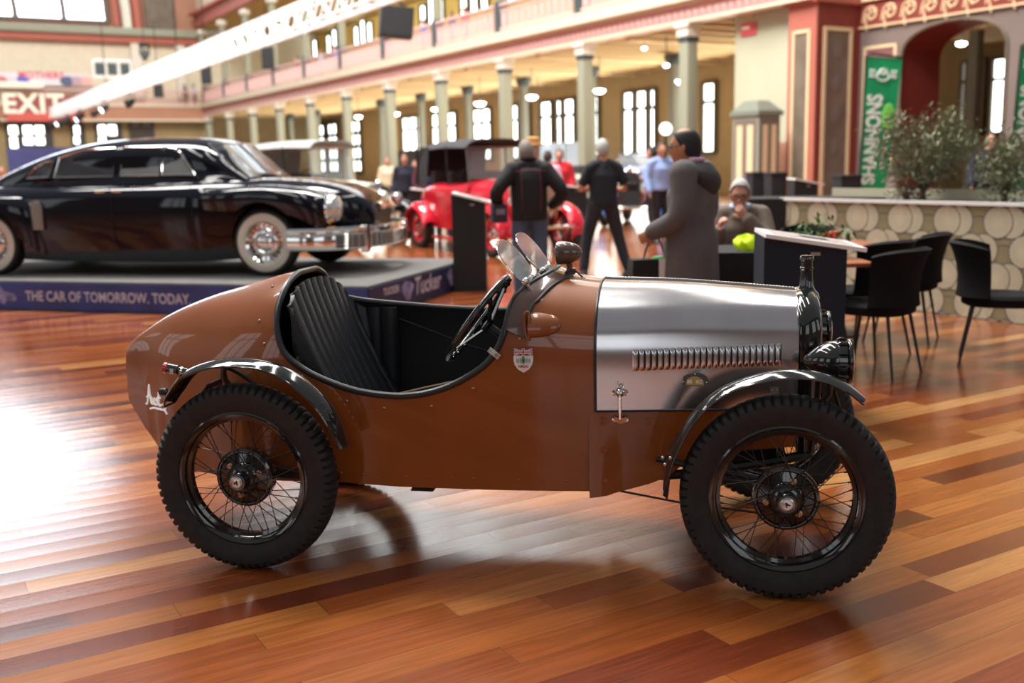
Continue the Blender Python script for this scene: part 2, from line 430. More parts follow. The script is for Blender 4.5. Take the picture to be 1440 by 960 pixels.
quadline((0, .042), (0, .017), .010, 'flag_cross', 'white', .0046); quadline((-.034, .0295), (.034, .0295), .008, 'flag_cross', 'white', .0047)
quadline((0, .042), (0, .017), .005, 'flag_cross', 'flagred', .0049); quadline((-.034, .0295), (.034, .0295), .004, 'flag_cross', 'flagred', .0050)
for sx in (-1, 1):
    for k in range(3): decal([(sx * (.010 + .0062 * k) + .0025 * cos(a), -.001 + (.011 - .001 * k) * sin(a)) for a in [2 * pi * i / 12 for i in range(12)]], 'shield_emblem', 'decalgrey', .0038 + .0002 * k, parent=badge)
decal([(.0065 * cos(a), .001 + .015 * sin(a)) for a in [2 * pi * i / 14 for i in range(14)]], 'shield_emblem', 'decalgreen', .0042, parent=badge)
decal([(.0018 * cos(a), -.001 + .006 * sin(a)) for a in [2 * pi * i / 10 for i in range(10)]], 'shield_emblem', 'interior', .0046, parent=badge)
vs, fs = text_geo('NRDC', .0125, .0005); mb = MB(); mb.add([sidept(.058 + a, .765 - .022 + b, .0045) for a, b, c in vs], fs); mb.build('shield_lettering', 'flagred', badge, smooth=0)
# silver registration tag clipped over the rim
mb = MB(); mb.box((0, 0, 0), (.046, .003, .020), .001, X=T(-.043, -.394, .792) @ RY(R(38)) @ RX(R(-4)))
tg = mb.build('registration_tag', 'sticker', car)
mb = MB(); mb.lathe([(.006, 0), (.006, .001), (.003, .001)], 12, T(-.034, -.397, .786) @ RX(pi / 2)); mb.build('tag_emblem', 'steel', tg)
# Austin script on the tail
def stroke(pts, r=.0046, cx=-1.585, cz=.515):
    mb = MB(); P = [sidept(cx + a, cz + b, .0015) for a, b, _ in [tuple(q) for q in spline([(a, b, 0) for a, b in pts], 5)]]
    mb.tube(P, r, 6, flat=1); return mb
strokes = [[(-.004, -.012), (.004, -.010), (.014, .02), (.024, .062), (.027, .068), (.028, .04), (.031, .004), (.036, -.008)], [(.006, .018), (.018, .022), (.034, .026)],
           [(.040, .022), (.040, .0), (.046, -.006), (.053, .004), (.057, .022), (.056, .0), (.060, -.006), (.066, -.002)],
           [(.078, .022), (.070, .016), (.078, .008), (.080, -.002), (.070, -.006)], [(.092, .050), (.089, .02), (.088, .0), (.094, -.006), (.100, .0)], [(.080, .026), (.102, .028)],
           [(.108, .002), (.110, .001)], [(.022, -.030), (.05, -.022), (.09, -.020), (.122, -.018), (.128, -.008), (.122, .004)], [(.122, -.018), (.132, -.028), (.136, -.034)]]
mb = MB()
for s_ in strokes:
    q = stroke(s_); mb.add(q.v, q.f)
mb.build('script_lettering', 'scriptwhite', car)
# ---------------------------------------------------------------- wheels
def tyre_mesh(Rr=.346, w=.096, rim=.238, lugs=70, tread=True):
    hw_ = w / 2
    prof = [(rim, -.030), (rim + .012, -.036), (rim + .035, -.044), (rim + .058, -.048), (Rr - .028, -.047), (Rr - .017, -.0445), (Rr - .008, -.037), (Rr - .0035, -.028), (Rr - .001, -.014), (Rr, 0)]
    prof = prof + [(r, -h) for r, h in prof[-2::-1]]
    np_ = len(prof); N = lugs * 4; rings = []
    for i in range(N):
        a = 2 * pi * i / N; g = tread and (i % 4 == 3)
        row = []
        for k, (r, h) in enumerate(prof):
            kk = min(k, np_ - 1 - k)
            rr, hh = r, h * w / .096
            if g and 5 <= kk <= 8:
                rr -= .011 if kk in (5, 6, 7) else .006; hh *= .90 if kk in (5, 6) else 1
            row.append(Vector((rr * cos(a + (.004 if g else 0)), hh, rr * sin(a))))
        rings.append(row)
    mb = MB(); mb.grid(rings, cu=True); return mb
def ring_mesh(prof, n=64):
    mb = MB(); mb.lathe(prof, n, RX(pi / 2), cap=False); return mb
def make_wheel(name='wire_wheel'):
    w = bpy.data.objects.new(name, None); COL.objects.link(w); w.parent = car; w.empty_display_size = .05
    tyre_mesh().build('tyre', 'tyre', w, smooth=28)
    # z of the lathe = -y (outwards)
    prof = [(.246, .032), (.249, .036), (.243, .040), (.236, .034), (.228, .030), (.224, .018), (.212, .012), (.212, -.012), (.224, -.018), (.228, -.030), (.236, -.034), (.246, -.036), (.246, -.030), (.234, -.02), (.234, .02), (.246, .032)]
    ring_mesh(prof).build('rim', 'black', w)
    mb = MB(); mb.lathe([(.0, -.03), (.105, -.03), (.108, .0), (.108, .018), (.100, .024), (.096, .024), (.090, .018), (.060, .026), (.055, .034), (.035, .045), (.033, .075), (.030, .080), (0, .080)], 40, RX(pi / 2), cap=False)
    for k in range(3):
        a = 2 * pi * k / 3 + pi / 2
    hub = mb.build('hub', 'black', w)
    mb = MB(); mb.lathe([(.052, .030), (.050, .040), (.036, .042)], 32, RX(pi / 2), cap=False); mb.build('hub_flange', 'satin', w)
    for k in range(3):
        a = R(38) + 2 * pi * k / 3
        mb = MB(); mb.lathe([(.012, .018), (.012, .028), (.008, .030), (.008, .036), (0, .037)], 12, RX(pi / 2) @ T(.064 * cos(a), .064 * sin(a), 0)); mb.build('wheel_nut', 'bronze', w)
    mb = MB(); mb.lathe([(.024, .079), (.024, .084), (.019, .087), (.019, .084), (0, .083)], 24, RX(pi / 2), cap=False); cp = mb.build('hub_cap', 'steel', w)
    mb = MB(); mb.lathe([(.017, .0845), (0, .0855)], 20, RX(pi / 2), cap=False); mb.build('cap_centre', 'lens', cp)
    vs, fs = text_geo('A', .022, .001); mb = MB(); mb.add([RX(pi / 2) @ Vector((a, b, .0862)) for a, b, c in vs], fs); mb.build('cap_letter', 'interior', cp, smooth=0)
    NS = 22
    for k in range(NS):
        for lay in (0, 1):
            a = 2 * pi * (k + .5 * lay) / NS; off = R(46) * (1 if k % 2 else -1)
            rh = .048 if lay == 0 else .070; yh = -.040 if lay == 0 else .012; yr = -.010 if lay == 0 else .006
            p0 = Vector((rh * cos(a + off), yh, rh * sin(a + off))); p1 = Vector((.214 * cos(a), yr, .214 * sin(a)))
            if k == 0 and lay == 0: pass
            mb = MB(); mb.tube([p0, p0.lerp(p1, .93), p0.lerp(p1, .94), p1], [.0017, .0017, .0032, .0032], 5)
            mb.build('spoke', 'satin', w)
    return w
w0 = make_wheel(); w0.location = (-.9525, -.51, .346); w0.rotation_euler = (0, R(20), 0)
w1 = copy_tree(w0, car); w1.location = (.9525, -.51, .346); w1.rotation_euler = (0, R(-33), 0)
w2 = copy_tree(w0, car); w2.location = (-.9525, .51, .346); w2.rotation_euler = (0, R(10), pi)
w3 = copy_tree(w0, car); w3.location = (.9525, .51, .346); w3.rotation_euler = (0, R(50), pi)
# valve lever highlight spoke (bright bar across near rear hub)
# ---------------------------------------------------------------- wings
def wing(path, yc, hw_, crown, name, m='black', side=-1, thick=.003, edge=.004):
    P = spline(path, 6); G = []
    n = len(P)
    for i, p in enumerate(P):
        d = (P[min(i + 1, n - 1)] - P[max(i - 1, 0)]).normalized(); nrm = Vector((-d.z, 0, d.x))
        if nrm.dot(p - Vector((yc[2], 0, .346))) < 0: nrm = -nrm
        tt = i / (n - 1); wd = hw_ * min(1, .62 + 3.4 * min(tt, 1 - tt)); row = []
        for j in range(11):
            s_ = -1 + 2 * j / 10
            row.append(Vector((p.x, yc[0] + s_ * wd, p.z)) + nrm * (crown * (1 - s_ * s_) - crown))
        G.append(row)
    mb = MB(); mb.grid(G); o = mb.build(name, m, car, solid=thick)
    mb = MB(); rim_ = [r[0] for r in G] + [r[-1] for r in G[::-1]]
    mb.tube(rim_, edge, 6, closed=True); mb.build('wing_beading', m, o)
    return o
RWP = [(-1.262, 0, .615), (-1.235, 0, .660), (-1.165, 0, .735), (-1.051, 0, .775), (-.941, 0, .783), (-.83, 0, .770), (-.735, 0, .725), (-.65, 0, .652), (-.59, 0, .565), (-.56, 0, .470)]
FWP = [(.548, 0, .335), (.558, 0, .42), (.578, 0, .49), (.64, 0, .611), (.731, 0, .702), (.844, 0, .751), (.955, 0, .772), (1.066, 0, .762), (1.14, 0, .728), (1.195, 0, .683)]
for sg in (-1, 1):
    wing(RWP, (sg * .50, 0, -.9525), .062, .022, 'rear_wing')
    wing(FWP, (sg * .50, 0, .9525), .052, .018, 'front_wing')
    # stays
    for pts, r in (([(-.80, sg * .34, .52), (-1.0, sg * .40, .70), (-1.06, sg * .46, .745)], .008), ([(-1.10, sg * .26, .60), (-1.08, sg * .38, .68), (-1.03, sg * .47, .755)], .012)):
        mb = MB(); mb.tube(spline(pts, 4), r, 8); mb.build('wing_stay', 'satin', car)
    mb = MB(); mb.box((0, 0, 0), (.05, .16, .006), .002, X=T(-1.10, sg * .42, .665) @ RY(R(-50))); mb.build('wing_bracket', 'satin', car)
    for pts, r in (([(.60, sg * .33, .50), (.575, sg * .42, .47), (.572, sg * .50, .468)], .007), ([(1.04, sg * .36, .45), (1.05, sg * .42, .62), (1.05, sg * .49, .752)], .010), ([(1.05, sg * .40, .50), (1.12, sg * .44, .60), (1.10, sg * .48, .70)], .006)):
        mb = MB(); mb.tube(spline(pts, 4), r, 8); mb.build('wing_stay', 'satin', car)
    for x, z in ((.553, .478), (.578, .478), (.560, .455)):
        mb = MB(); mb.ell((x, sg * .555, z), (.006, .004, .006), 8, m=6); mb.build('wing_bolt', 'steel', car)
# tail lamp on the rear wing, side lamp
mb = MB(); X = T(-1.18, -.50, .733) @ RY(R(-82)) @ T(0, 0, 0)
mb.lathe([(.012, -.02), (.013, .012), (.018, .016), (.019, .055), (.017, .057)], 20, X); tl = mb.build('tail_lamp', 'black', car)
mb = MB(); mb.lathe([(.017, .054), (.021, .057), (.021, .070), (.014, .075), (0, .076)], 20, X, cap=False); mb.build('red_lens', 'redlens', tl)
mb = MB(); mb.lathe([(.014, -.004), (.014, .004)], 16, X); mb.build('lamp_ring', 'chrome', tl)
mb = MB(); mb.box((0, 0, 0), (.014, .002, .02), X=T(-1.213, -.5185, .732)); mb.build('lamp_sticker', 'sticker', tl)
mb = MB(); mb.lathe([(0, -.018), (.012, -.014), (.016, 0), (.014, .012), (0, .016)], 16, T(-1.262, -.50, .652) @ RY(pi / 2), cap=False)
mb.tube([(-1.262, -.50, .65), (-1.245, -.50, .64)], .006, 8); mb.build('side_lamp', 'satin', car)
# ---------------------------------------------------------------- radiator, cap, headlamps
mb = MB(); rs = []
def radring(x, gr, zt_=.968, w=.222, zb_=.42):
    out = []; n = 2.6
    for i in range(13):
        q = pi / 2 * i / 12; out.append((w * (cos(q)) ** (2 / n) + gr, .80 + (zt_ - .80 + gr) * (sin(q)) ** (2 / n)))
    half = [(w * .96 + gr, zb_)] + out
    half[-1] = (0, zt_ + gr)
    return [Vector((x, -p[0], p[1])) for p in half] + [Vector((x, p[0], p[1])) for p in half[-2::-1]]
mb.loft([radring(1.005, .004), radring(1.016, .009), radring(1.05, .008), radring(1.075, -.002), radring(1.086, -.018), radring(1.086, -.034), radring(1.072, -.04)]); mb.build('radiator_shell', 'black', car)
mb = MB(); mb.box((1.076, 0, .64), (.008, .37, .42))
for i in range(30): mb.box((1.082, -.174 + i * .012, .64), (.006, .003, .42))
mb.build('radiator_core', 'satin', car)
mb = MB(); mb.lathe([(.050, -.02), (.044, 0), (.032, .012), (.026, .03), (.023, .05), (.0205, .085), (.024, .088), (.024, .094), (.0205, .096), (.0205, .118), (.025, .121), (.025, .132), (.021, .138), (.016, .139), (0, .139)], 28, T(1.045, 0, .958), cap=False); mb.build('radiator_filler_cap', 'black', car)
for sg in (-1, 1):
    # bullet headlamps with ribbed fronts
    X = T(1.025, sg * .33, .768) @ RY(pi / 2) @ Matrix.Scale(.92, 4)
    mb = MB(); mb.lathe([(0, -.012), (.016, -.008), (.035, .010), (.058, .038), (.072, .070), (.076, .095), (.076, .105), (.080, .108), (.080, .135), (.076, .138), (.083, .141), (.085, .148), (.083, .155), (.076, .156)], 36, X, cap=False)
    for k in range(12):
        a = 2 * pi * k / 12
        mb.tube([X @ Vector((.079 * cos(a), .079 * sin(a), .106)), X @ Vector((.084 * cos(a), .084 * sin(a), .116)), X @ Vector((.084 * cos(a), .084 * sin(a), .130)), X @ Vector((.080 * cos(a), .080 * sin(a), .137))], .006, 6)
    hl = mb.build('headlamp', 'black', car)
    mb = MB(); mb.lathe([(.076, .152), (.05, .162), (0, .166)], 32, X, cap=False); mb.build('headlamp_lens', 'lens', hl)
    mb = MB(); mb.tube([(1.10, sg * .33, .70), (1.10, sg * .33, .66), (1.07, sg * .30, .60), (1.04, sg * .22, .52)], [.014, .012, .011, .011], 10); mb.build('headlamp_bracket', 'satin', hl)
# ---------------------------------------------------------------- cockpit
mb = MB(); G = []
NU = 97
def rimz(tab, x):
    c = [(p[0], p[1]) for p in tab if -.876 < p[0] < .0]
    return interp(c, x)
plan = []
for k in range(41): plan.append(Vector((-.63 - .135 * k / 40, -.348, 0)))
for k in range(1, 31): a = pi / 2 * k / 30; plan.append(Vector((-.765 - .105 * sin(a), -.348 + .13 * (1 - cos(a)), 0)))
for k in range(1, 31): plan.append(Vector((-.870 - .012 * sin(pi / 2 * k / 30), -.218 + .218 * k / 30, 0)))
plan = plan + [Vector((p.x, -p.y, 0)) for p in plan[-2::-1]]
acc = [0]
for p, q in zip(plan, plan[1:]): acc.append(acc[-1] + (q - p).length)
TOT = acc[-1]; NP = 17; NU = NP * 8 + 1
for i in range(NU):
    sd = TOT * i / (NU - 1); k = max(j for j in range(len(acc)) if acc[j] <= sd + 1e-9); k = min(k, len(plan) - 2)
    p = plan[k].lerp(plan[k + 1], (sd - acc[k]) / max(1e-9, acc[k + 1] - acc[k])); tg = (plan[k + 1] - plan[k]).normalized(); nm = Vector((tg.y, -tg.x, 0))
    if nm.dot(Vector((-.5, 0, 0)) - p) < 0: nm = -nm
    back = max(0, min(1, (-.72 - p.x) / .12)); row = []
    arch = .76 + (1.018 - .76) * max(0, 1 - abs(p.y / .362) ** 2.4) ** (1 / 2.4)
    rz_ = rimz(rf if p.y > 0 else rn, max(-.872, p.x)) - (.004 if p.y > 0 else .02)
    ztop = min(arch, rz_ if abs(p.y) > .30 else 9) - .004
    pl_ = abs(sin(pi * NP * i / (NU - 1))) ** .55
    for j in range(21):
        v = j / 20; z = .40 + (ztop - .40) * v
        q = p + nm * (.020 * pl_ * (1 - .4 * v ** 6)); lean = .25 * (1 - v) ** 1.25 * back
        row.append(Vector((q.x + lean, q.y, z)))
    G.append(row)
mb.grid(G); mb.build('seat_back', 'leather', car, smooth=80, solid=.015)
mb = MB()
for sg in (-1, 1): mb.box((-.40, sg * .165, .42), (.46, .31, .10), .03)
mb.build('seat_cushion', 'leather', car)
mb = MB(); mb.box((-.3, 0, .345), (1.1, .64, .01)); mb.tube([(-.3, 0, .36), (.2, 0, .40)], .07, 12); mb.build('cockpit_floor', 'interior', car)
mb = MB(); mb.tube([(-.52, -.335, .60), (-.30, -.345, .655), (-.10, -.345, .70)], .005, 6); mb.build('door_strap', 'bronze', car)
mb = MB(); mb.tube([(-.62, .35, .80), (-.30, .36, .68), (0, .35, .60)], .004, 6); mb.build('side_rail', 'satin', car)
# dash
mb = MB(); ring = section(.10, .016, .72, 4, 12); mb.add(ring, [tuple(range(len(ring)))]); dsh = mb.build('dashboard', 'satin', car, smooth=0, solid=.012)
for y, z, r in ((-.05, .90, .04), (.08, .90, .05), (.2, .88, .035)):
    mb = MB(); mb.lathe([(r, 0), (r, .008), (r * .9, .009), (0, .006)], 24, T(.094, y, z) @ RY(-pi / 2)); mb.build('gauge', 'steel', dsh)
# steering wheel
SX = T(-.145, -.185, .885) @ RY(R(-53.5))
sw = MB(); sw.tube([SX @ Vector((.188 * cos(a), .188 * sin(a), 0)) for a in [2 * pi * i / 48 for i in range(48)]], .0125, 12, closed=True)
for i in range(20):
    a = 2 * pi * i / 20; sw.ell((0, 0, 0), (.011, .011, .008), 8, X=SX @ T(.184 * cos(a), .184 * sin(a), -.009), m=6)
swo = sw.build('steering_wheel', 'black', car)
mb = MB(); mb.lathe([(0, -.058), (.020, -.056), (.030, -.048), (.030, -.036), (.018, -.032), (0, -.031)], 24, SX, cap=False); mb.build('steering_boss', 'satin', swo)
for k in range(4):
    a = pi / 4 + k * pi / 2
    mb = MB(); mb.tube([SX @ Vector((.02 * cos(a), .02 * sin(a), -.045)), SX @ Vector((.18 * cos(a), .18 * sin(a), -.004))], [.0085, .0065], 8, flat=.5); mb.build('steering_spoke', 'satin', swo)
mb = MB(); mb.tube([SX @ Vector((0, 0, -.04)), SX @ Vector((0, 0, -.42))], .015, 12); mb.build('steering_column', 'satin', swo)
# aero screens
for yc in (-.19, .19):
    X = Matrix(((0, -.60, .80, .062), (1, 0, 0, yc), (0, .80, .60, 1.012), (0, 0, 0, 1)))
    pts = []
    for i in range(40):
        a = 2 * pi * i / 40; cx_, cy_ = cos(a), sin(a)
        px = .162 * abs(cx_) ** .8 * (1 if cx_ > 0 else -1); py = .10 + (.100 * abs(cy_) ** .85 if cy_ > 0 else -.085 * abs(cy_) ** .6)
        pts.append((px, py))
    mb = MB(); mb.prism(pts, .004, X); sc_ = mb.build('aero_screen', 'scr', car, smooth=0)
    mb = MB(); mb.tube([X @ Vector((a, b, .002)) for a, b in pts], .0022, 6, closed=True); mb.build('screen_edge', 'chrome', sc_)
    for sx in (-.072, .072):
        mb = MB(); X2 = X @ T(sx, .02, 0)
        mb.lathe([(.011, -.010), (.013, -.006), (.013, .010), (.010, .014), (0, .016)], 14, X2)
        mb.lathe([(.008, 0), (.010, .004), (.010, .012), (.006, .016)], 12, X2 @ T(.016, -.004, -.004) @ RX(pi / 2))
        zb_ = hwd(.08, 1.0)
        foot = Vector((.075, yc + sx, .745 + .295 * (max(0, 1 - (abs(yc + sx) / .372) ** 2.5)) ** .4))
        mb.tube([X2 @ Vector((0, 0, -.004)), foot + Vector((0, 0, .01)), foot], [.005, .006, .011], 8)
        mb.build('screen_clamp', 'chrome', sc_)
# bullet mirror on a tripod
mc = Vector((.132, -.03, 1.112))
mb = MB(); X = T(*mc) @ RZ(R(-4)) @ RY(pi / 2)
mb.lathe([(.040, .0), (.043, .002), (.0445, .012), (.0435, .035), (.038, .06), (.028, .080), (.014, .093), (0, .097)], 32, X, cap=False); mr = mb.build('bullet_mirror', 'brown_dark', car)
mb = MB(); mb.lathe([(.041, .003), (0, .003)], 24, X, cap=False); mb.build('mirror_glass', 'chrome', mr)
mb = MB(); mb.tube([mc + Vector((.045, 0, -.038)), mc + Vector((.048, 0, -.070))], [.012, .009], 12); mb.box(mc + Vector((.052, 0, -.068)), (.035, .02, .022), .003); mb.build('mirror_post', 'brown_dark', mr)
for q in ((.02, -.05, -.115), (.10, -.02, -.092), (.03, .06, -.10)):
    mb = MB(); e = mc + Vector(q); mb.tube(spline([mc + Vector((.052, 0, -.055)), mc + Vector((.052 + (q[0] - .052) * .6, q[1] * .6, -.075)), e], 4), .0035, 6); mb.ell(e, (.008, .008, .003), 10, m=6); mb.build('mirror_leg', 'brown_dark', mr)
# ---------------------------------------------------------------- chassis
for sg in (-1, 1):
    mb = MB(); mb.tube([(-1.15, sg * .20, .31), (-.6, sg * .26, .30), (.3, sg * .26, .30), (.62, sg * .24, .33), (.9525, sg * .2, .38), (1.06, sg * .17, .40)], [.018] * 6, 8); mb.build('chassis_rail', 'satin', car)
    mb = MB(); mb.box((-.86, sg * .36, .315), (.42, .04, .03), .005); mb.build('rear_spring', 'satin', car)
    mb = MB(); mb.tube([(.33, sg * .30, .285), (.60, sg * .36, .262), (.93, sg * .42, .25)], .004, 6); mb.build('radius_rod', 'satin', car)
    mb = MB(); mb.tube([(.52, sg * .30, .40), (.75, sg * .33, .37), (.96, sg * .36, .34)], .012, 8); mb.build('brake_lever', 'satin', car)
mb = MB(); mb.tube([(.9525, -.48, .346), (.9525, -.36, .31), (.9525, .36, .31), (.9525, .48, .346)], [.022, .02, .02, .022], 10); mb.box((.9525, 0, .355), (.06, .70, .03), .006); mb.build('front_axle', 'satin', car)
mb = MB(); mb.tube([(-.9525, -.48, .346), (-.9525, .48, .346)], .026, 12); mb.ell((-.9525, .02, .346), (.10, .09, .11), 16); mb.build('rear_axle', 'satin', car)
mb = MB(); mb.tube([(-.92, .05, .345), (.2, 0, .34)], .022, 10); mb.build('propeller_shaft', 'satin', car)
mb = MB(); mb.box((-.36, -.22, .262), (.09, .12, .05), .004, taper=.6); mb.build('exhaust_bracket', 'satin', car)
mb = MB(); mb.box((.7, 0, .47), (.5, .30, .28), .04); mb.tube([(.5, .1, .40), (.2, .22, .24), (-.9, .24, .23), (-1.4, .24, .25)], .02, 10); mb.build('engine', 'satin', car)
# ================================================================ the hall
M['wall_cream'] = mat('wall_cream', lin((222, 212, 188)), .8, noise=.04, scale=2)
M['wall_tan'] = mat('wall_tan', lin((150, 130, 92)), .8, noise=.08, scale=2)
M['wall_green'] = mat('wall_sage', lin((186, 186, 160)), .8, noise=.04, scale=1)
M['wall_grey'] = mat('wall_grey_brown', lin((118, 104, 98)), .8, noise=.06, scale=1)
M['wall_pink'] = mat('wall_terracotta_pink', lin((176, 128, 104)), .8, noise=.05, scale=1)
M['redbrown'] = mat('red_brown_paint', lin((128, 52, 42)), .7, noise=.08, scale=2)
M['salmon'] = mat('salmon_paint', lin((176, 100, 84)), .7)
M['creamtrim'] = mat('cream_trim', lin((226, 200, 160)), .7)
M['stencil'] = mat('stencil_grey', lin((112, 98, 84)), .8, noise=.22, scale=1.6)
M['mauve'] = mat('mauve_panel', lin((128, 84, 84)), .8)
M['col_grey'] = mat('column_grey', lin((120, 124, 112)), .6)
M['col_light'] = mat('column_light', lin((150, 152, 132)), .6)
M['col_dark'] = mat('column_dark', lin((66, 76, 80)), .6)
M['cap_cream'] = mat('capital_cream', lin((226, 220, 206)), .7)
M['pink'] = mat('gallery_pink', lin((228, 190, 186)), .7)
M['pinkdk'] = mat('gallery_rose', lin((206, 148, 142)), .7, noise=.2, scale=14)
M['creambeam'] = mat('cream_beam', lin((224, 210, 186)), .7)
M['soffit'] = mat('soffit_boards', lin((188, 160, 104)), .8, noise=.1, scale=1.2)
M['beam'] = mat('soffit_beam', lin((206, 184, 140)), .8)
M['yellow'] = mat('upper_yellow', lin((216, 190, 110)), .8, noise=.06, scale=1)
M['frame_dk'] = mat('window_frame', lin((84, 74, 58)), .7)
M['glow'] = emat('daylight_pane', (.93, 1.0, .97), 5.0)
M['glowhi'] = emat('bright_daylight', (.86, .95, 1.0), 9.0)
M['glownear'] = emat('added_soft_daylight', (.90, .95, 1.0), 1.5)
M['glowcl'] = emat('clerestory_daylight', (.9, .96, 1.0), 5.0)
M['glowfan'] = emat('fan_daylight', (.80, .91, 1.0), 7.0)
M['lampglow'] = emat('lamp_glow', (1.0, .97, .88), 22.0)
M['exitred'] = mat('exit_red', lin((206, 92, 82)), .6)
M['exitbrown'] = mat('exit_maroon', lin((150, 82, 76)), .6)
M['exitlet'] = mat('exit_letters', lin((240, 222, 200)), .6, emit=(1, .9, .75), es=.25)
M['truss'] = mat('white_truss_glow', (.85, .87, .88), .35, metal=.2, emit=(1, 1, 1), es=.4)  # metal given a glow of its own for a blown-out white
M['spk'] = mat('speaker_black', (.012, .012, .013), .6)
M['bluecloth'] = mat('stage_screen_blue', lin((44, 44, 90)), .6, emit=(.25, .25, .8), es=.08, noise=.5, scale=.6)
HM = Matrix(((UD.x, VD.x, 0, 0), (UD.y, VD.y, 0, 0), (0, 0, 1, 0), (0, 0, 0, 1)))   # local (u, v, z)
def hmb(): m = MB(); m.x = HM; return m
# -------- floor of long boards
def floor_mat():
    m = bpy.data.materials.new('floorboards'); m.use_nodes = True; nt = m.node_tree; N = nt.nodes; L = nt.links
    b = N['Principled BSDF']
    def n(t, **k):
        q = N.new(t)
        for a, v in k.items(): setattr(q, a, v)
        return q
    def mth(op, a, c=None, d=None):
        q = n('ShaderNodeMath', operation=op)
        for i, x in enumerate((a, c, d)):
            if x is None: continue
            if isinstance(x, (int, float)): q.inputs[i].default_value = x
            else: L.new(x, q.inputs[i])
        return q.outputs[0]
    tc = n('ShaderNodeTexCoord'); sp = n('ShaderNodeSeparateXYZ'); L.new(tc.outputs['Object'], sp.inputs[0])
    x, y = sp.outputs[0], sp.outputs[1]
    yr = mth('DIVIDE', mth('ADD', y, .105), .1265); row = mth('FLOOR', yr); fy = mth('FRACT', yr)
    w1 = n('ShaderNodeTexWhiteNoise', noise_dimensions='1D'); L.new(row, w1.inputs['W'])
    w2 = n('ShaderNodeTexWhiteNoise', noise_dimensions='1D'); L.new(mth('ADD', row, 517.3), w2.inputs['W'])
    ln = mth('ADD', mth('MULTIPLY', w1.outputs['Value'], 1.3), .9)
    xr = mth('DIVIDE', mth('ADD', x, mth('MULTIPLY', w2.outputs['Value'], 7)), ln); colm = mth('FLOOR', xr); fx = mth('FRACT', xr)
    cv = n('ShaderNodeCombineXYZ'); L.new(row, cv.inputs[0]); L.new(colm, cv.inputs[1])
    w3 = n('ShaderNodeTexWhiteNoise', noise_dimensions='2D'); L.new(cv.outputs[0], w3.inputs['Vector'])
    rmp = n('ShaderNodeValToRGB'); cr = rmp.color_ramp
    cols = [(0, (.10, .019, .007)), (.12, (.165, .032, .009)), (.34, (.235, .054, .012)), (.60, (.29, .076, .016)), (.82, (.34, .100, .021)), (.94, (.38, .130, .030)), (1, (.50, .23, .075))]
    cr.elements[0].position = 0; cr.elements[0].color = (*cols[0][1], 1); cr.elements[1].position = 1; cr.elements[1].color = (*cols[-1][1], 1)
    for p, c in cols[1:-1]:
        e = cr.elements.new(p); e.color = (*c, 1)
    L.new(w3.outputs['Value'], rmp.inputs[0])
    mp = n('ShaderNodeMapping'); mp.inputs['Scale'].default_value = (1.6, 26, 1); L.new(tc.outputs['Object'], mp.inputs[0])
    addv = n('ShaderNodeVectorMath', operation='ADD'); L.new(mp.outputs[0], addv.inputs[0]); sc = n('ShaderNodeVectorMath', operation='SCALE'); L.new(w3.outputs['Color'], sc.inputs[0]); sc.inputs['Scale'].default_value = 40; L.new(sc.outputs[0], addv.inputs[1])
    gr = n('ShaderNodeTexNoise'); gr.inputs['Scale'].default_value = 2.2; gr.inputs['Detail'].default_value = 6; gr.inputs['Distortion'].default_value = .5; L.new(addv.outputs[0], gr.inputs['Vector'])
    gm = n('ShaderNodeMapRange'); L.new(gr.outputs['Fac'], gm.inputs[0]); gm.inputs[1].default_value = .3; gm.inputs[2].default_value = .7; gm.inputs[3].default_value = .76; gm.inputs[4].default_value = 1.18
    mx = n('ShaderNodeVectorMath', operation='SCALE'); L.new(rmp.outputs[0], mx.inputs[0]); L.new(gm.outputs[0], mx.inputs['Scale'])
    e1 = mth('LESS_THAN', fy, .014); e2 = mth('LESS_THAN', mth('MULTIPLY', fx, ln), .0022); edge = mth('MAXIMUM', e1, e2)
    dk = mth('SUBTRACT', 1, mth('MULTIPLY', edge, .6)); mx2 = n('ShaderNodeVectorMath', operation='SCALE'); L.new(mx.outputs[0], mx2.inputs[0]); L.new(dk, mx2.inputs['Scale'])
    L.new(mx2.outputs[0], b.inputs['Base Color'])
    rn_ = n('ShaderNodeTexNoise'); rn_.inputs['Scale'].default_value = 1.3; rn_.inputs['Detail'].default_value = 3; L.new(tc.outputs['Object'], rn_.inputs['Vector'])
    rr = n('ShaderNodeMapRange'); L.new(rn_.outputs['Fac'], rr.inputs[0]); rr.inputs[3].default_value = .14; rr.inputs[4].default_value = .30
    L.new(rr.outputs[0], b.inputs['Roughness'])
    cup = mth('MULTIPLY', mth('POWER', mth('ABSOLUTE', mth('SUBTRACT', fy, .5)), 2), .0016)
    tilt = mth('MULTIPLY', mth('MULTIPLY', mth('SUBTRACT', w3.outputs['Value'], .5), fy), .0009)
    h = mth('ADD', mth('ADD', cup, tilt), mth('MULTIPLY', gr.outputs['Fac'], .00012))
    bp = n('ShaderNodeBump'); bp.inputs['Strength'].default_value = 1.0; bp.inputs['Distance'].default_value = 1.0; L.new(h, bp.inputs['Height']); L.new(bp.outputs[0], b.inputs['Normal'])
    b.inputs['Coat Weight'].default_value = .6; b.inputs['Coat Roughness'].default_value = .16
    L.new(bp.outputs[0], b.inputs['Coat Normal'])
    return m
M['floor'] = floor_mat()
mb = MB(); mb.add([(-34, -14, 0), (34, -14, 0), (34, 92, 0), (-34, 92, 0)], [(0, 1, 2, 3)]); fl = struct(mb.build('floor', 'floor', smooth=0)); fl.rotation_euler = (0, 0, atan2(VD.y, VD.x))
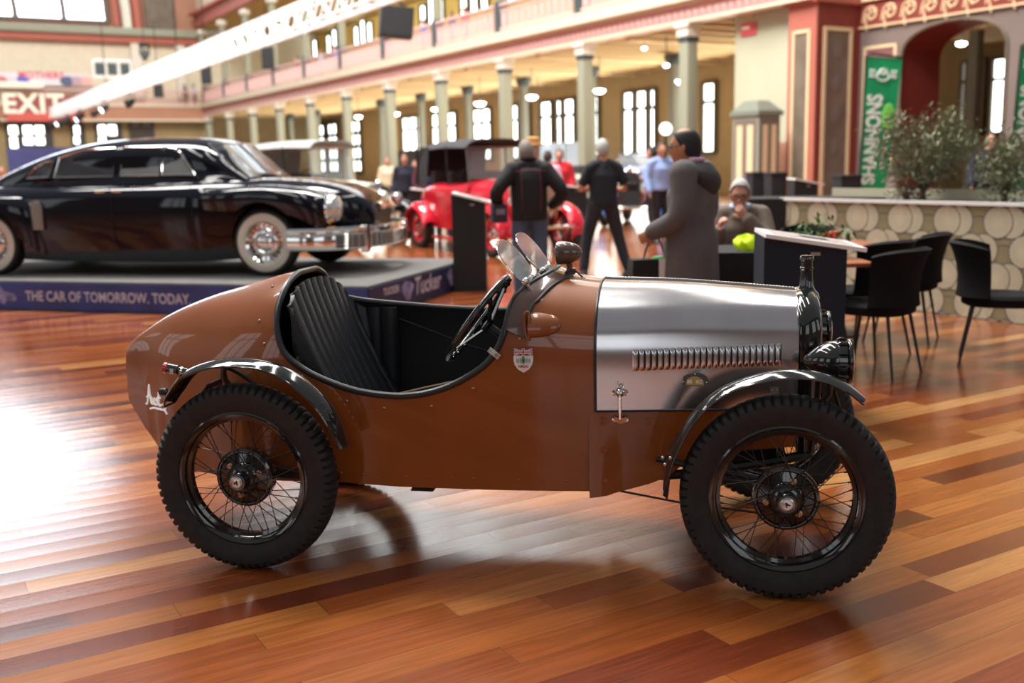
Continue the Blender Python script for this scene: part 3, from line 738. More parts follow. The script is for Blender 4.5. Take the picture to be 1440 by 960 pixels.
# -------- arcade columns and gallery (right side of the hall)
CV = 21.7; PITCH = 5.55; U0c = 25.35; NCOL = 11
def make_col():
    t = thing('gallery_column', 'x', 'column')
    m = MB(); m.box((0, 0, .35), (.62, .62, .7), .04); m.build('plinth', 'col_dark', t)
    m = MB(); m.box((0, 0, 2.85), (.42, .42, 4.4), .08); m.build('shaft', 'col_light', t)
    m = MB(); m.box((0, -.0, 5.12), (.46, .46, .16), .02); m.build('neck_band', 'col_dark', t)
    m = MB(); m.box((0, 0, 5.33), (.54, .54, .30), .05, X=Matrix.Identity(4)); m.box((0, 0, 5.52), (.66, .66, .12), .02); m.build('capital', 'cap_cream', t)
    return t
col0 = make_col(); ang = atan2(UD.y, UD.x)
for k in range(NCOL):
    t = col0 if k == 0 else dup(col0)
    place(t, W(U0c + k * PITCH, CV), ang)
    t['label'] = 'grey-green square column under the balcony, nearest to the red pier' if k == 0 else ['', 'second grey-green balcony column from the red pier', 'third grey-green balcony column from the red pier', 'fourth grey-green balcony column from the red pier', 'fifth grey-green balcony column from the red pier', 'sixth grey-green balcony column from the red pier', 'seventh grey-green balcony column from the red pier', 'eighth grey-green balcony column from the red pier', 'ninth grey-green balcony column from the red pier', 'tenth balcony column, close to the end wall', 'last balcony column, against the end wall'][k]
    t['group'] = 'columns carrying the balcony'
def make_col2():
    t = thing('aisle_column', 'x', 'column')
    m = MB(); m.box((0, 0, .3), (.5, .5, .6), .03); m.box((0, 0, 2.9), (.34, .34, 4.6), .07); m.build('shaft', 'col_grey', t)
    m = MB(); m.box((0, 0, 5.2), (.44, .44, .2), .03); m.box((0, 0, 5.4), (.9, .3, .25), .05); m.build('capital', 'col_dark', t)
    return t
c2 = make_col2()
names = ['first', 'second', 'third', 'fourth', 'fifth', 'sixth', 'seventh', 'eighth', 'ninth', 'tenth']
for k in range(10):
    t = c2 if k == 0 else dup(c2)
    place(t, W(U0c + k * PITCH + 1.0, 26.6), ang)
    t['label'] = names[k] + ' thin grey column from the right inside the aisle below the gallery'; t['group'] = 'inner columns of the aisle'
uA, uB = 20.15, 82.0
m = hmb(); m.box(((uA + uB) / 2, CV, 5.86), (uB - uA, .5, .56)); struct(m.build('trim_1', 'pinkdk', smooth=0))
m = hmb(); m.box(((uA + uB) / 2, CV - .06, 5.62), (uB - uA, .5, .09)); m.box(((uA + uB) / 2, CV - .14, 6.36), (uB - uA, .8, .38), .03); m.box(((uA + uB) / 2, CV - .06, 6.12), (uB - uA, .56, .07)); struct(m.build('trim_2', 'creambeam', smooth=0))
# frieze ornament
m = hmb()
for i in range(200):
    u = uA + .25 + i * .31
    if u < uB - .2: m.box((u, CV - .255, 5.86), (.14, .02, .18), X=Matrix.Rotation(pi / 4, 4, 'Y'))
o = m.build('trim_3', 'pink', smooth=0); struct(o)
# balustrade bays, each between two posts
def make_bay(L_):
    t = thing('balustrade_panel', 'x', 'balustrade')
    m = MB(); m.box((0, 0, 7.60), (L_, .16, .10), .02); m.box((0, 0, 6.68), (L_, .12, .08)); m.box((0, 0, 7.40), (L_, .08, .05)); m.build('rail', 'pink', t)
    m = MB(); nb = 11
    for i in range(nb):
        x = -L_ / 2 + L_ * (i + .5) / nb
        m.box((x - .12, 0, 7.03), (.055, .06, .72)); m.box((x + .12, 0, 7.03), (.055, .06, .72))
        for s_ in (-1, 1): m.box((x, 0, 7.03), (.04, .04, .60), X=Matrix.Rotation(s_ * .33, 4, 'Y'))
    m.build('balusters', 'pink', t, smooth=0); return t
by0 = make_bay(PITCH - .5)
for k in range(-1, NCOL - 1):
    t = by0 if k == -1 else dup(by0)
    place(t, W(U0c + (k + .5) * PITCH, CV - .28), ang)
    t['label'] = ['pink gallery balustrade bay nearest the red pier', 'pink gallery balustrade bay second from the red pier', 'pink gallery balustrade bay third from the red pier', 'pink gallery balustrade bay fourth from the red pier', 'pink gallery balustrade bay fifth from the red pier', 'pink gallery balustrade bay sixth from the red pier', 'pink gallery balustrade bay seventh from the red pier', 'pink gallery balustrade bay eighth from the red pier', 'pink gallery balustrade bay ninth from the red pier', 'pink gallery balustrade bay tenth from the red pier', 'pink gallery balustrade bay beside the end wall'][k + 1]
    t['group'] = 'balustrade bays along the gallery'
# posts on the gallery
def make_post():
    t = thing('gallery_post', 'x', 'column')
    m = MB(); m.box((0, 0, 7.15), (.42, .42, 1.25), .05); m.build('base', 'col_dark', t)
    m = MB(); m.box((0, 0, 9.7), (.34, .34, 3.9), .07); m.build('shaft', 'col_light', t)
    m = MB(); m.box((0, 0, 11.75), (.6, .6, .35), .06); m.build('capital', 'cap_cream', t)
    return t
p0 = make_post()
for k in range(NCOL):
    t = p0 if k == 0 else dup(p0)
    place(t, W(U0c + k * PITCH, CV - .1), ang)
    t['label'] = (names + ['eleventh'])[k] + ' upper gallery post from the right, dark base and pale shaft'; t['group'] = 'posts standing on the gallery'
# soffits, upper floor, walls of the aisle
m = hmb(); m.box(((uA + 2 + uB) / 2, 26.6, 5.72), (uB - uA - 2, 9.4, .12)); struct(m.build('ceiling_aisle', 'soffit', smooth=0))
m = hmb()
for k in range(52):
    u = 23.0 + k * 1.14
    if u < 81: m.box((u, 26.6, 5.60), (.16 if k % 5 else .34, 9.3, .16 if k % 5 else .3))
struct(m.build('trim_4', 'beam', smooth=0))
m = hmb(); m.box(((uA + uB) / 2, 26.6, 6.5), (uB - uA, 9.4, .1)); struct(m.build('floor_gallery', 'wall_tan', smooth=0))
BV = 31.0
m = hmb(); m.box(((uA + uB) / 2 + 1, BV + .15, 2.85), (uB - uA + 12, .3, 5.7)); struct(m.build('wall_aisle', 'wall_tan', smooth=0))
m = hmb(); m.box(((uA + uB) / 2 + 1, BV + .15, 9.2), (uB - uA + 12, .3, 5.6)); struct(m.build('wall_gallery', 'yellow', smooth=0))
m = hmb(); m.box(((uA + uB) / 2, 26.4, 12.15), (uB - uA, 9.6, .2)); struct(m.build('ceiling_gallery', 'soffit', smooth=0))
m = hmb()
m.box(((uA + uB) / 2, CV, 12.6), (uB - uA, .6, .9)); m.box(((uA + uB) / 2, CV - .2, 13.1), (uB - uA, .9, .2)); struct(m.build('trim_5', 'salmon', smooth=0))
m = hmb(); m.box(((uA + uB) / 2, CV + .1, 13.7), (uB - uA, .3, 1.0)); m.box(((uA + uB) / 2, CV + .1, 21.5), (uB - uA, .3, 2.0))
for k in range(12): m.box((U0c + (k - .9) * PITCH, CV + .1, 17.4), (1.2, .3, 6.4))
struct(m.build('wall_clerestory', 'wall_cream', smooth=0))
WN = [0]
def window(name_u0, u1, z0, z1, v, nx, nz, g='glow', fw=.09, axis='u', thick=.14):
    """a glazed window in a wall of constant v (axis u) or constant u (axis v): one pane mesh, one frame mesh"""
    WN[0] += 1; u0 = name_u0
    def B(mm, a, b, z, d, w, h): mm.box((a, b, z) if axis == 'u' else (b, a, z), (d, w, h) if axis == 'u' else (w, d, h))
    m = hmb(); B(m, (u0 + u1) / 2, v - .01, (z0 + z1) / 2, u1 - u0, .02, z1 - z0); pane = m.build('window_%d' % WN[0], g, smooth=0); struct(pane)
    m = hmb()
    for i in range(nx + 1):
        B(m, u0 + (u1 - u0) * i / nx, v - thick / 2, (z0 + z1) / 2, fw * (1.6 if i in (0, nx) else 1), thick, z1 - z0)
    for j in range(nz + 1):
        z = [z0, z1 - (z1 - z0) * .28, z1][j] if nz == 2 else z0 + (z1 - z0) * j / nz
        B(m, (u0 + u1) / 2, v - thick / 2, z, u1 - u0, thick, fw * 1.3)
    f = m.build('window_frame', 'frame_dk', pane, smooth=0)
    return pane
def on_v(px, py, v):
    d = Vector((0, cos(CP), -sin(CP))) + (Vector((cos(CR), 0, 0)) + Vector((0, sin(CP), cos(CP))) * sin(CR)) * (px - 720) / CF - (Vector((-sin(CR), 0, 0)) + Vector((0, sin(CP), cos(CP))) * cos(CR)) * (py - 480) / CF
    t = v / d.dot(VD); P = Vector((0, 0, CH)) + d * t; return P.dot(UD), P.z
# the glazed bays of the aisle's outer wall (measured u ranges, metres along the hall)
for a, b, nn in ((567, 598, 3), (609, 618, 1), (631, 643, 1), (667, 692, 2), (722, 731, 1), (737, 747, 1), (762, 778, 1), (784, 792, 1), (795, 810, 1), (837, 844, 1), (878, 893, 1), (896, 912, 1), (915, 924, 1), (945, 952, 1), (955, 965, 1), (989, 1008, 1), (370, 381, 2), (394, 419, 3), (450, 457, 1), (462, 475, 2), (495, 508, 2)):
    u1, u0 = on_v(a, 180, BV)[0], on_v(b, 180, BV)[0]
    if b < 520: window(u0, u1, 1.1, 5.0, BV, nn, 4, fw=.22)
    else: window(u0, u1, 1.75, 4.75, BV, nn, 2, fw=.12)
for k in range(11):                         # upper gallery lights
    u = U0c + (k + .1) * PITCH
    for j in range(3): window(u + j * 1.25, u + .9 + j * 1.25, 10.3, 11.7 + (.3 if j == 1 else 0), BV, 1, 1, fw=.10)
for k in range(11):                         # clerestory
    u = U0c + (k - .9) * PITCH + .6
    window(u, u + 4.35, 14.2, 20.4, CV + .1, 3, 2, 'glowcl', fw=.14)
# -------- pendant lamps below the gallery
def lamp(u, v, z, r, lab):
    t = thing('pendant_lamp', lab, 'lamp', W(u, v, z), 0, 'white lamps hanging below the gallery')
    m = MB(); m.lathe([(0, -r * .55), (r * .6, -r * .45), (r, -r * .1), (r * .9, .02), (0, .05)], 16, cap=False); m.build('glowing_bowl', 'lampglow', t)
    m = MB(); m.cyl((0, 0, .03), (0, 0, (5.5 if z < 5.5 else 12.0) - z), .02, n=6); m.build('cord', 'col_dark', t)
for i, (px, py, r) in enumerate(((504, 164, .20), (557, 160, .18), (613, 153, .22), (675, 145, .26), (748, 136, .24), (843, 127, .22), (906, 68, .08), (937, 92, .10), (958, 114, .20), (757, 200, .12))):
    v = 24.2 if py > 100 else 22.6
    if i == 9: v = 27
    u, z = on_v(px, py, v)
    lamp(u, v, min(z, 5.4), r, ['white pendant lamp above the seventh balcony column gap', 'small white pendant lamp left of the middle balcony column', 'white pendant lamp hanging above the crowd by a dark car top', 'large white pendant lamp right of the black hanging speaker', 'oval white pendant lamp above the straw hat', 'oval white pendant lamp above the man in the black T-shirt', 'tiny highest lamp spot under the gallery soffit', 'small lamp spot under the soffit near the right column', 'pendant lamp just left of the nearest balcony column', 'low small lamp beside the blue panels at the back'][i])
for i, (px, py) in enumerate(((296, 41), (323, 30), (354, 17), (389, 3))):
    u, z = on_v(px, py, 25.5); u = min(u, 80)
    lamp(u, 25.5, min(z, 11.6), .22, ['leftmost of the round lamps under the upper gallery ceiling', 'second round lamp from the left under the upper gallery ceiling', 'third round lamp from the left under the upper gallery ceiling', 'highest round lamp under the upper gallery ceiling, at the top edge'][i])
# -------- green infill wall, pier, arch wall
m = hmb(); m.box((22.35, 22.15, 2.85), (2.5, .3, 5.7)); struct(m.build('wall_sage', 'wall_green', smooth=0))
m = hmb(); m.box((22.35, 21.99, .95), (2.5, .04, 1.9)); struct(m.build('baseboard_sage', 'wall_pink', smooth=0))
PV = 23.38
m = hmb(); m.box((20.63, (21.7 + PV + .3) / 2, 3.3), (.96, PV + .3 - 21.7, 6.6)); struct(m.build('wall_pier', 'redbrown', smooth=0))
m = hmb(); m.box((20.63, 21.68, 3.2), (1.0, .06, 6.4)); m.box((20.63, 22.5, 5.75), (1.2, 2.0, .5), .05); struct(m.build('trim_6', 'salmon', smooth=0))
m = hmb()
def panel_u(m, u0, u1, z0, z1, v, w=.07, d=.05):     # raised cream border on a wall of constant v
    for a in (u0, u1): m.box((a, v, (z0 + z1) / 2), (w, d, z1 - z0 + w))
    for z in (z0, z1): m.box(((u0 + u1) / 2, v, z), (u1 - u0, d, w))
def panel_v(m, v0, v1, z0, z1, u, w=.07, d=.05):
    for a in (v0, v1): m.box((u, a, (z0 + z1) / 2), (d, w, z1 - z0 + w))
    for z in (z0, z1): m.box((u, (v0 + v1) / 2, z), (d, v1 - v0, w))
panel_u(m, 20.36, 20.92, .5, 4.8, 21.63, .09); panel_v(m, 21.98, 22.98, .35, 4.85, 20.13, .10)
panel_u(m, 18.95, 19.95, 1.2, 4.35, PV - .02, .08)
struct(m.build('trim_7', 'creamtrim', smooth=0))
m = hmb(); m.box((20.64, 21.645, 2.65), (.50, .02, 4.2)); struct(m.build('trim_8', 'stencil', smooth=0))
m = hmb(); m.box((20.145, 22.48, 2.6), (.02, .92, 4.4)); struct(m.build('trim_9', 'stencil', smooth=0))
m = hmb(); m.box((19.45, PV - .015, 2.8), (.92, .02, 3.1)); struct(m.build('trim_10', 'mauve', smooth=0))
m = hmb()
for k in range(5):
    z = .9 + k * .85
    m.lathe([(.06, 0), (.16, .005), (.12, .01), (.0, .012)], 10, T(20.13, 22.48, z) @ Matrix.Diagonal((1, 1.1, 1.6, 1)) @ RY(-pi / 2), cap=False)
struct(m.build('trim_11', 'wall_grey', smooth=0))
# arch wall built from a polygon with an arched hole
AU0, AU1, AZS = 15.72, 18.78, 3.95
m = hmb(); n = 20
arcp = [((AU0 + AU1) / 2 + (AU1 - AU0) / 2 * cos(pi * i / n), AZS + .83 * sin(pi * i / n) ** .8) for i in range(n + 1)]
for i in range(n):
    (a, b), (c, d) = arcp[i], arcp[i + 1]
    m.add([(a, PV, b), (c, PV, d), (c, PV, 6.6), (a, PV, 6.6)], [(0, 1, 2, 3)])
m.add([(AU1, PV, 0), (20.15, PV, 0), (20.15, PV, 6.6), (AU1, PV, 6.6)], [(0, 1, 2, 3)]); m.add([(13.0, PV, 0), (AU0, PV, 0), (AU0, PV, 6.6), (13.0, PV, 6.6)], [(0, 1, 2, 3)])
struct(m.build('wall_arch', 'wall_grey', smooth=0))
m = hmb(); full = [(AU1, 0)] + arcp + [(AU0, 0)]
for (a, b), (c, d) in zip(full, full[1:]): m.add([(a, PV, b), (c, PV, d), (c, PV + 1.6, d), (a, PV + 1.6, b)], [(0, 1, 2, 3)])
struct(m.build('trim_12', 'redbrown', smooth=0))
m = hmb(); m.tube([Vector((a, PV - .01, b)) for a, b in full], .05, 6); struct(m.build('trim_13', 'stencil'))
# frieze with scrolls
m = hmb(); m.box((16.6, PV - .03, 5.22), (7.1, .06, .66)); struct(m.build('trim_14', 'redbrown', smooth=0))
m = hmb(); m.box((16.6, PV - .08, 5.66), (7.1, .16, .18)); m.box((16.6, PV - .06, 4.90), (7.1, .08, .05))
for k in range(11):
    u = 19.75 - k * .62; c = Vector((u, PV - .07, 5.22))
    m.tube([c + Vector((cos(t) * (.24 - .024 * t), 0, sin(t) * (.24 - .024 * t))) for t in [i * .5 for i in range(18)]], .030, 5)
    m.tube([c + Vector((.28 - .1 * t, 0, -.2 + .22 * sin(t * 3))) for t in [i * .25 for i in range(7)]], .026, 5)
    for q in range(5): m.ell(c + Vector((.13 * cos(q * 1.26), 0, .13 * sin(q * 1.26))), (.045, .02, .045), 8, m=5)
struct(m.build('trim_15', 'creamtrim', smooth=60))
# room beyond the arch
m = hmb(); m.box((15, 31.15, 3.2), (18, .3, 6.4)); struct(m.build('wall_beyond', 'wall_tan', smooth=0))
m = hmb(); m.box((13.2, 27.7, 5.0), (16.4, 7, .1)); struct(m.build('ceiling_beyond', 'soffit', smooth=0))
for a, b in ((1354, 1362), (1375, 1386), (1396, 1418)):
    u1, u0 = on_v(a, 120, 31)[0], on_v(b, 120, 31)[0]; window(u0, u1, 2.1, 4.45, 31, 1, 2, fw=.08)
lamp(on_v(1352, 61, 26)[0], 26, min(4.8, on_v(1352, 61, 26)[1]), .14, 'round white lamp seen through the tall arch')
m = MB(); m.box((0, 0, 2.5), (.3, .3, 5.0), .05); o = m.build('arch_room_column', 'col_grey'); place(o, W(on_v(1370, 120, 27.5)[0], 27.5), ang); tag(o, 'dark grey column standing in the room beyond the arch', 'column')
# red sign plate with pale lettering on the sage wall
u0, z0 = on_v(1053, 41, 21.98); t = thing('wall_sign', 'small red sign high on the pale green wall', 'sign', W(u0, 21.97, z0))
m = MB(); m.x = Matrix(((UD.x, VD.x, 0, 0), (UD.y, VD.y, 0, 0), (0, 0, 1, 0), (0, 0, 0, 1))); m.box((0, 0, 0), (.62, .03, .36)); m.build('plate', mat('sign_red', lin((214, 88, 92)), .5), t, smooth=0)
m = MB(); m.x = HM; m.box((.1, -.02, .04), (.30, .01, .07)); m.build('pale_mark', 'exitlet', t, smooth=0)
# tall grey-green service cabinet with gabled top
u0 = on_v(1055, 220, 20.4)[0]; t = thing('service_cabinet', 'tall grey-green painted cabinet with cream panels and sloping top by the sage wall', 'cabinet', W(u0, 20.6), ang)
m = MB(); m.box((0, 0, 1.3), (1.0, .8, 2.6), .02); m.build('cabinet_body', 'col_light', t, smooth=0)
m = MB(); m.loft([[Vector((a * .56, b * .46, z)) for a, b in ((-1, -1), (1, -1), (1, 1), (-1, 1))] for z in (2.6, 2.72)]); m.loft([[Vector((a * .56 * k, b * .46 * k, z)) for a, b in ((-1, -1), (1, -1), (1, 1), (-1, 1))] for z, k in ((2.72, .95), (3.0, .45))]); m.build('cabinet_top', 'col_grey', t, smooth=0)
for sx in (-.2, .2):
    for side in ('front', 'side'):
        m = MB(); m.box((sx, .41, 1.4) if side == 'front' else (-.51, sx * .8, 1.4), (.22, .02, 1.9) if side == 'front' else (.02, .18, 1.9)); m.build('cabinet_panel', 'creamtrim', t, smooth=0)
m = MB(); m.box((0, .40, 1.4), (.86, .02, 2.2)); m.box((-.505, 0, 1.4), (.02, .7, 2.2)); m.build('panel_field', 'wall_grey', t, smooth=0)
# ---------------------------------------------------------------- end wall
EU = 82.0
m = hmb(); m.box((EU + .2, 6.5, 3), (.4, 49, 6.0)); struct(m.build('wall_end_lower', 'wall_tan', smooth=0))
m = hmb(); m.box((EU + .6, 6.5, 9.0), (.4, 49, 6.0)); struct(m.build('wall_end', 'wall_cream', smooth=0))
m = hmb(); m.box((EU - .4, 14, 5.75), (1.4, 15.4, 1.0)); struct(m.build('trim_16', 'wall_pink', smooth=0))
m = hmb(); m.box((EU - 1.1, 14.5, 5.25), (.2, 14.4, .14)); m.box((EU - 1.1, 14.5, 6.3), (.2, 14.4, .14)); struct(m.build('trim_17', 'creambeam', smooth=0))
t = thing('balustrade_panel', 'pinkish balustrade of the end gallery behind the light truss', 'balustrade', W(EU - 1.0, 15.5), atan2(VD.y, VD.x))
m = MB(); m.box((0, 0, 7.4), (12, .12, .1)); m.box((0, 0, 6.5), (12, .12, .1)); m.build('rail', 'pink', t)
m = MB()
for i in range(40): m.box((-5.9 + i * .3, 0, 6.95), (.07, .06, .9))
m.build('balusters', 'pinkdk', t, smooth=0)
m = hmb(); m.box((EU + .2, 2, 11.15), (.9, 40, .5)); struct(m.build('trim_18', 'salmon', smooth=0))
m = hmb(); m.box((EU + .1, 2, 11.65), (1.3, 40, .55), .1); struct(m.build('trim_19', 'col_light', smooth=0))
m = hmb(); m.box((EU + .1, 17.0, 9.0), (.5, .7, 4.4)); m.box((EU + .1, 20.2, 9.0), (.5, .7, 4.4)); struct(m.build('trim_20', 'cap_cream', smooth=0))
m = hmb(); m.box((EU + 1.2, 2, 21), (.4, 40, 18.5)); struct(m.build('wall_end_upper', 'wall_pink', smooth=0))
# great fan window: glass disc sector with radial frame
FC = 3.0; FR = 12.3
m = hmb(); pts = [(EU + .9, FC + FR * cos(pi * i / 40), 12.4 + 15.5 * sin(pi * i / 40)) for i in range(41)]; m.add(pts, [tuple(range(41))]); WN[0] += 1; fan = struct(m.build('window_%d' % WN[0], 'glowfan', smooth=0))
m = hmb()
for rr in (.22, .50, .76, 1.0): m.tube([(EU + .8, FC + FR * rr * cos(pi * i / 40), 12.4 + 15.5 * rr * sin(pi * i / 40)) for i in range(41)], .22, 5)
for i in range(0, 13): a = pi * i / 12; m.tube([(EU + .8, FC + FR * .22 * cos(a), 12.4 + 3.4 * sin(a)), (EU + .8, FC + FR * cos(a), 12.4 + 15.5 * sin(a))], .16, 5)
m.build('window_frame', 'wall_grey', fan)
# big white arch rib and terracotta band beside the fan window
m = hmb(); m.tube([(EU + .2, FC + 13.6 * cos(pi * i / 40), 11.9 + 17 * sin(pi * i / 40)) for i in range(41)], .32, 8); struct(m.build('trim_21', 'cap_cream'))
m = hmb(); m.tube([(EU + .6, FC + 12.95 * cos(pi * i / 40), 12.1 + 16.2 * sin(pi * i / 40)) for i in range(41)], .3, 6); m.tube([(EU + .6, FC + 14.4 * cos(pi * i / 40), 11.9 + 18 * sin(pi * i / 40)) for i in range(41)], .35, 6); struct(m.build('trim_22', 'salmon'))
m = hmb(); m.box((EU + .7, 19.1, 13.6), (.3, 2.2, 3.0)); struct(m.build('trim_23', 'stencil', smooth=0))
# dark doors / glazing of the end wall, each with its bright panes
M['door_dk'] = mat('dark_door', lin((58, 50, 46)), .6)
def on_u(px, py, u):
    d = Vector((0, cos(CP), -sin(CP))) + (Vector((cos(CR), 0, 0)) + Vector((0, sin(CP), cos(CP))) * sin(CR)) * (px - 720) / CF - (Vector((-sin(CR), 0, 0)) + Vector((0, sin(CP), cos(CP))) * cos(CR)) * (py - 480) / CF
    t_ = u / d.dot(UD); P = Vector((0, 0, CH)) + d * t_; return P.dot(VD), P.z
DN = 0
for x0, x1, panes in ((6, 72, [(12, 25, 177, 189), (32, 46, 177, 189), (49, 62, 177, 189), (33, 47, 193, 203), (50, 63, 193, 203), (14, 28, 193, 237)]), (98, 118, [(104, 112, 177, 189), (104, 112, 192, 202)]), (132, 170, [(138, 149, 176, 190), (152, 164, 176, 190), (139, 149, 193, 202)]), (180, 216, [(184, 196, 168, 178), (200, 212, 168, 178)])):
    va, zt1 = on_u(x0, 170, EU - .05); vb, _ = on_u(x1, 170, EU - .05); DN += 1
    m = hmb(); m.box((EU - .05, (va + vb) / 2, 2.6), (.14, vb - va, 5.2)); d_ = struct(m.build('door_%d' % DN, 'door_dk', smooth=0))
    for (a, b, c, e) in panes:
        v0_, z1_ = on_u(a, c, EU - .14); v1_, z0_ = on_u(b, e, EU - .14)
        m = hmb(); m.box((EU - .14, (v0_ + v1_) / 2, (z0_ + z1_) / 2), (.03, abs(v1_ - v0_), abs(z1_ - z0_))); m.build('pane', 'glow' if x0 < 175 else 'wall_grey', d_, smooth=0)
def hall_text(s_, v, z, u, size, bold=0, space=1.0):    # text facing the camera on a plane of constant u
    vs, fs = text_geo(s_, size, bold, space=space)
    mm = MB(); mm.add([W(u, v + a, z + b) for a, b, c in vs], fs); return mm
# EXIT board
v0, z1_ = on_u(6, 134, EU - 1.4); v1, z0_ = on_u(115, 168, EU - 1.4)
t = thing('exit_board', 'large red and maroon EXIT board on the end gallery front', 'sign')
m = hmb(); m.box((EU - 1.4, (v0 + v1) / 2, (z0_ + z1_) / 2 + .25), (.12, v1 - v0, z1_ - z0_ - .3)); m.build('maroon_panel', 'exitbrown', t, smooth=0)
m = hmb(); m.box((EU - 1.45, (v0 + v1) / 2, z0_ + .18), (.14, v1 - v0, .62)); m.build('red_band', 'exitred', t, smooth=0)
hall_text('EXIT', on_u(47, 148, EU - 1.5)[0], on_u(47, 147, EU - 1.5)[1], EU - 1.55, 1.85, .06, 1.06).build('exit_lettering', 'exitlet', t, smooth=0)
# sponsor banner above it
v0, z1_ = on_u(-10, 101, EU - .9); v1, z0_ = on_u(128, 121, EU - .9)
t = thing('banner', 'long white banner with red lettering above the EXIT board', 'banner')
m = hmb(); m.box((EU - .9, (v0 + v1) / 2, (z0_ + z1_) / 2), (.08, v1 - v0, z1_ - z0_)); m.build('cloth', mat('banner_white', lin((226, 220, 226)), .7), t, smooth=0)
hall_text('MOTHERS', on_u(58, 106, EU - 1)[0], on_u(58, 106, EU - 1)[1], EU - .97, .62, .02, 1.1).build('red_lettering', mat('banner_red', lin((222, 72, 84)), .6), t, smooth=0)
for i, (a, c) in enumerate(((2, (200, 120, 120)), (18, (230, 205, 215)), (31, (100, 105, 190)), (95, (90, 100, 130)), (108, (190, 160, 170)), (120, (225, 180, 170)))):
    q, zz = on_u(a, 114, EU - 1); m = hmb(); m.ell((EU - .97, q, zz), (.03, .5, .35), 12); m.build('printed_patch', mat('patch_%d' % i, lin(c), .7), t)
v0, zz = on_u(28, 119, EU - 1.5); t = thing('lit_sign', 'narrow pale illuminated sign strip just above the EXIT letters', 'sign')
m = hmb(); m.box((EU - 1.5, v0, zz), (.1, 3.0, .38)); m.build('strip', 'exitlet', t, smooth=0)
# blue screen behind the black saloon
v0, zz = on_u(60, 215, 60); m = hmb(); m.box((60, v0, 1.75), (.2, 3.4, 2.2)); o = m.build('display_screen', 'bluecloth', smooth=0); tag(o, 'dark blue lit display screen far behind the black saloon', 'screen')
# ---------------------------------------------------------------- rest of the shell (behind and above the camera)
m = hmb(); m.box((38, -21, 7), (110, .4, 14)); struct(m.build('wall_left', 'wall_grey', smooth=0))
m = hmb(); m.box((-13, 4, 7), (.4, 56, 14)); struct(m.build('wall_back', 'wall_grey', smooth=0))
m = hmb(); m.box((-1.5, 21.9, 3.2), (30, .3, 6.4)); struct(m.build('wall_right', 'wall_grey', smooth=0))
for k in range(8): window(-8 + k * 9, -3 + k * 9, 3.0, 11.0, -20.78, 3, 2, 'glownear', fw=.2, thick=-.14)  # unseen glowing windows on these walls, added for reflections and fill
for k in range(3): window(-12 + k * 12, -5 + k * 12, 3.0, 11, -12.78, 3, 2, 'glownear', fw=.2, axis='v', thick=-.14)
for k in range(3): window(-8 + k * 8, -4 + k * 8, 2.2, 5.6, 21.70, 2, 2, 'glownear', fw=.15)
# ================================================================ things in the hall
def pix_d(px, py):
    return Vector((0, cos(CP), -sin(CP))) + (Vector((cos(CR), 0, 0)) + Vector((0, sin(CP), cos(CP))) * sin(CR)) * (px - 720) / CF - (Vector((-sin(CR), 0, 0)) + Vector((0, sin(CP), cos(CP))) * cos(CR)) * (py - 480) / CF
def at(px, py, Y): d = pix_d(px, py); return Vector((0, 0, CH)) + d * (Y / d.y)
def ground(px, py, z=0): d = pix_d(px, py); return Vector((0, 0, CH)) + d * ((z - CH) / d.z)
M['plat_top'] = mat('platform_carpet', lin((92, 90, 88)), .85, noise=.1, scale=6)
M['plat_blue'] = mat('platform_blue_skirt', lin((46, 58, 118)), .5, noise=.3, scale=2.2)
M['plat_navy'] = mat('platform_navy_skirt', lin((36, 40, 78)), .5, noise=.25, scale=2.5)
M['skirt_text'] = mat('skirt_lettering', lin((196, 190, 205)), .6)
M['skirt_art'] = mat('skirt_artwork', lin((140, 135, 180)), .6, noise=.6, scale=9)
M['carblack'] = mat('car_black_paint', (.004, .005, .010), .06, coat=.5, spec=.25)
M['carglass'] = mat('car_window_glass', (.05, .055, .065), .03, alpha=.72, coat=1)
M['clearglass'] = mat('car_clear_glass', (.5, .55, .55), .03, alpha=.35, coat=1)
M['whitewall'] = mat('whitewall_rubber', lin((214, 206, 192)), .6)
M['carred'] = mat('car_red_paint', (.55, .012, .03), .15, coat=1)
M['carcream'] = mat('car_cream_green_paint', lin((196, 206, 190)), .2, coat=1)
M['carblue'] = mat('car_blue_paint', (.06, .18, .50), .25, coat=1)
M['hoodcloth'] = mat('hood_cloth_black', (.03, .03, .035), .8)
M['hoodgrey'] = mat('hood_cloth_grey', lin((150, 152, 152)), .8)
M['darkin'] = mat('dark_upholstery', (.02, .014, .012), .7)
M['stand'] = mat('display_stand_black', lin((30, 36, 48)), .7, spec=.25)
M['stand2'] = mat('display_stand_dark', lin((24, 24, 26)), .6)
M['board'] = mat('white_board', lin((232, 232, 228)), .5)
M['boardart'] = mat('board_print', lin((180, 165, 165)), .5, noise=.4, scale=25)
M['chairblk'] = mat('chair_black_velvet', (.004, .004, .0045), .8, spec=.2)
M['wood'] = mat('table_wood', lin((160, 92, 62)), .35, noise=.25, scale=6)
M['green'] = mat('banner_green', lin((0, 150, 92)), .6, noise=.25, scale=2)
M['greendk'] = mat('banner_green_dark', lin((30, 90, 60)), .7, noise=.25, scale=2)
M['bwhite'] = mat('banner_lettering_white', lin((232, 240, 236)), .6)
M['lime'] = mat('banner_lime', lin((120, 210, 90)), .6)
M['neon'] = mat('neon_yellow_cloth', (.70, .95, .02), .7, emit=(.6, .9, 0), es=.15)
M['drape'] = mat('black_drape', (.012, .012, .013), .85)
M['fan_c'] = mat('fan_cream', lin((196, 188, 162)), .6, noise=.06, scale=5)
M['fan_o'] = mat('fan_olive', lin((142, 132, 98)), .6, noise=.06, scale=5)
M['fan_d'] = mat('fan_dark', lin((72, 78, 84)), .6)
M['leaf'] = mat('olive_leaf', lin((126, 130, 100)), .6, noise=.35, scale=7)
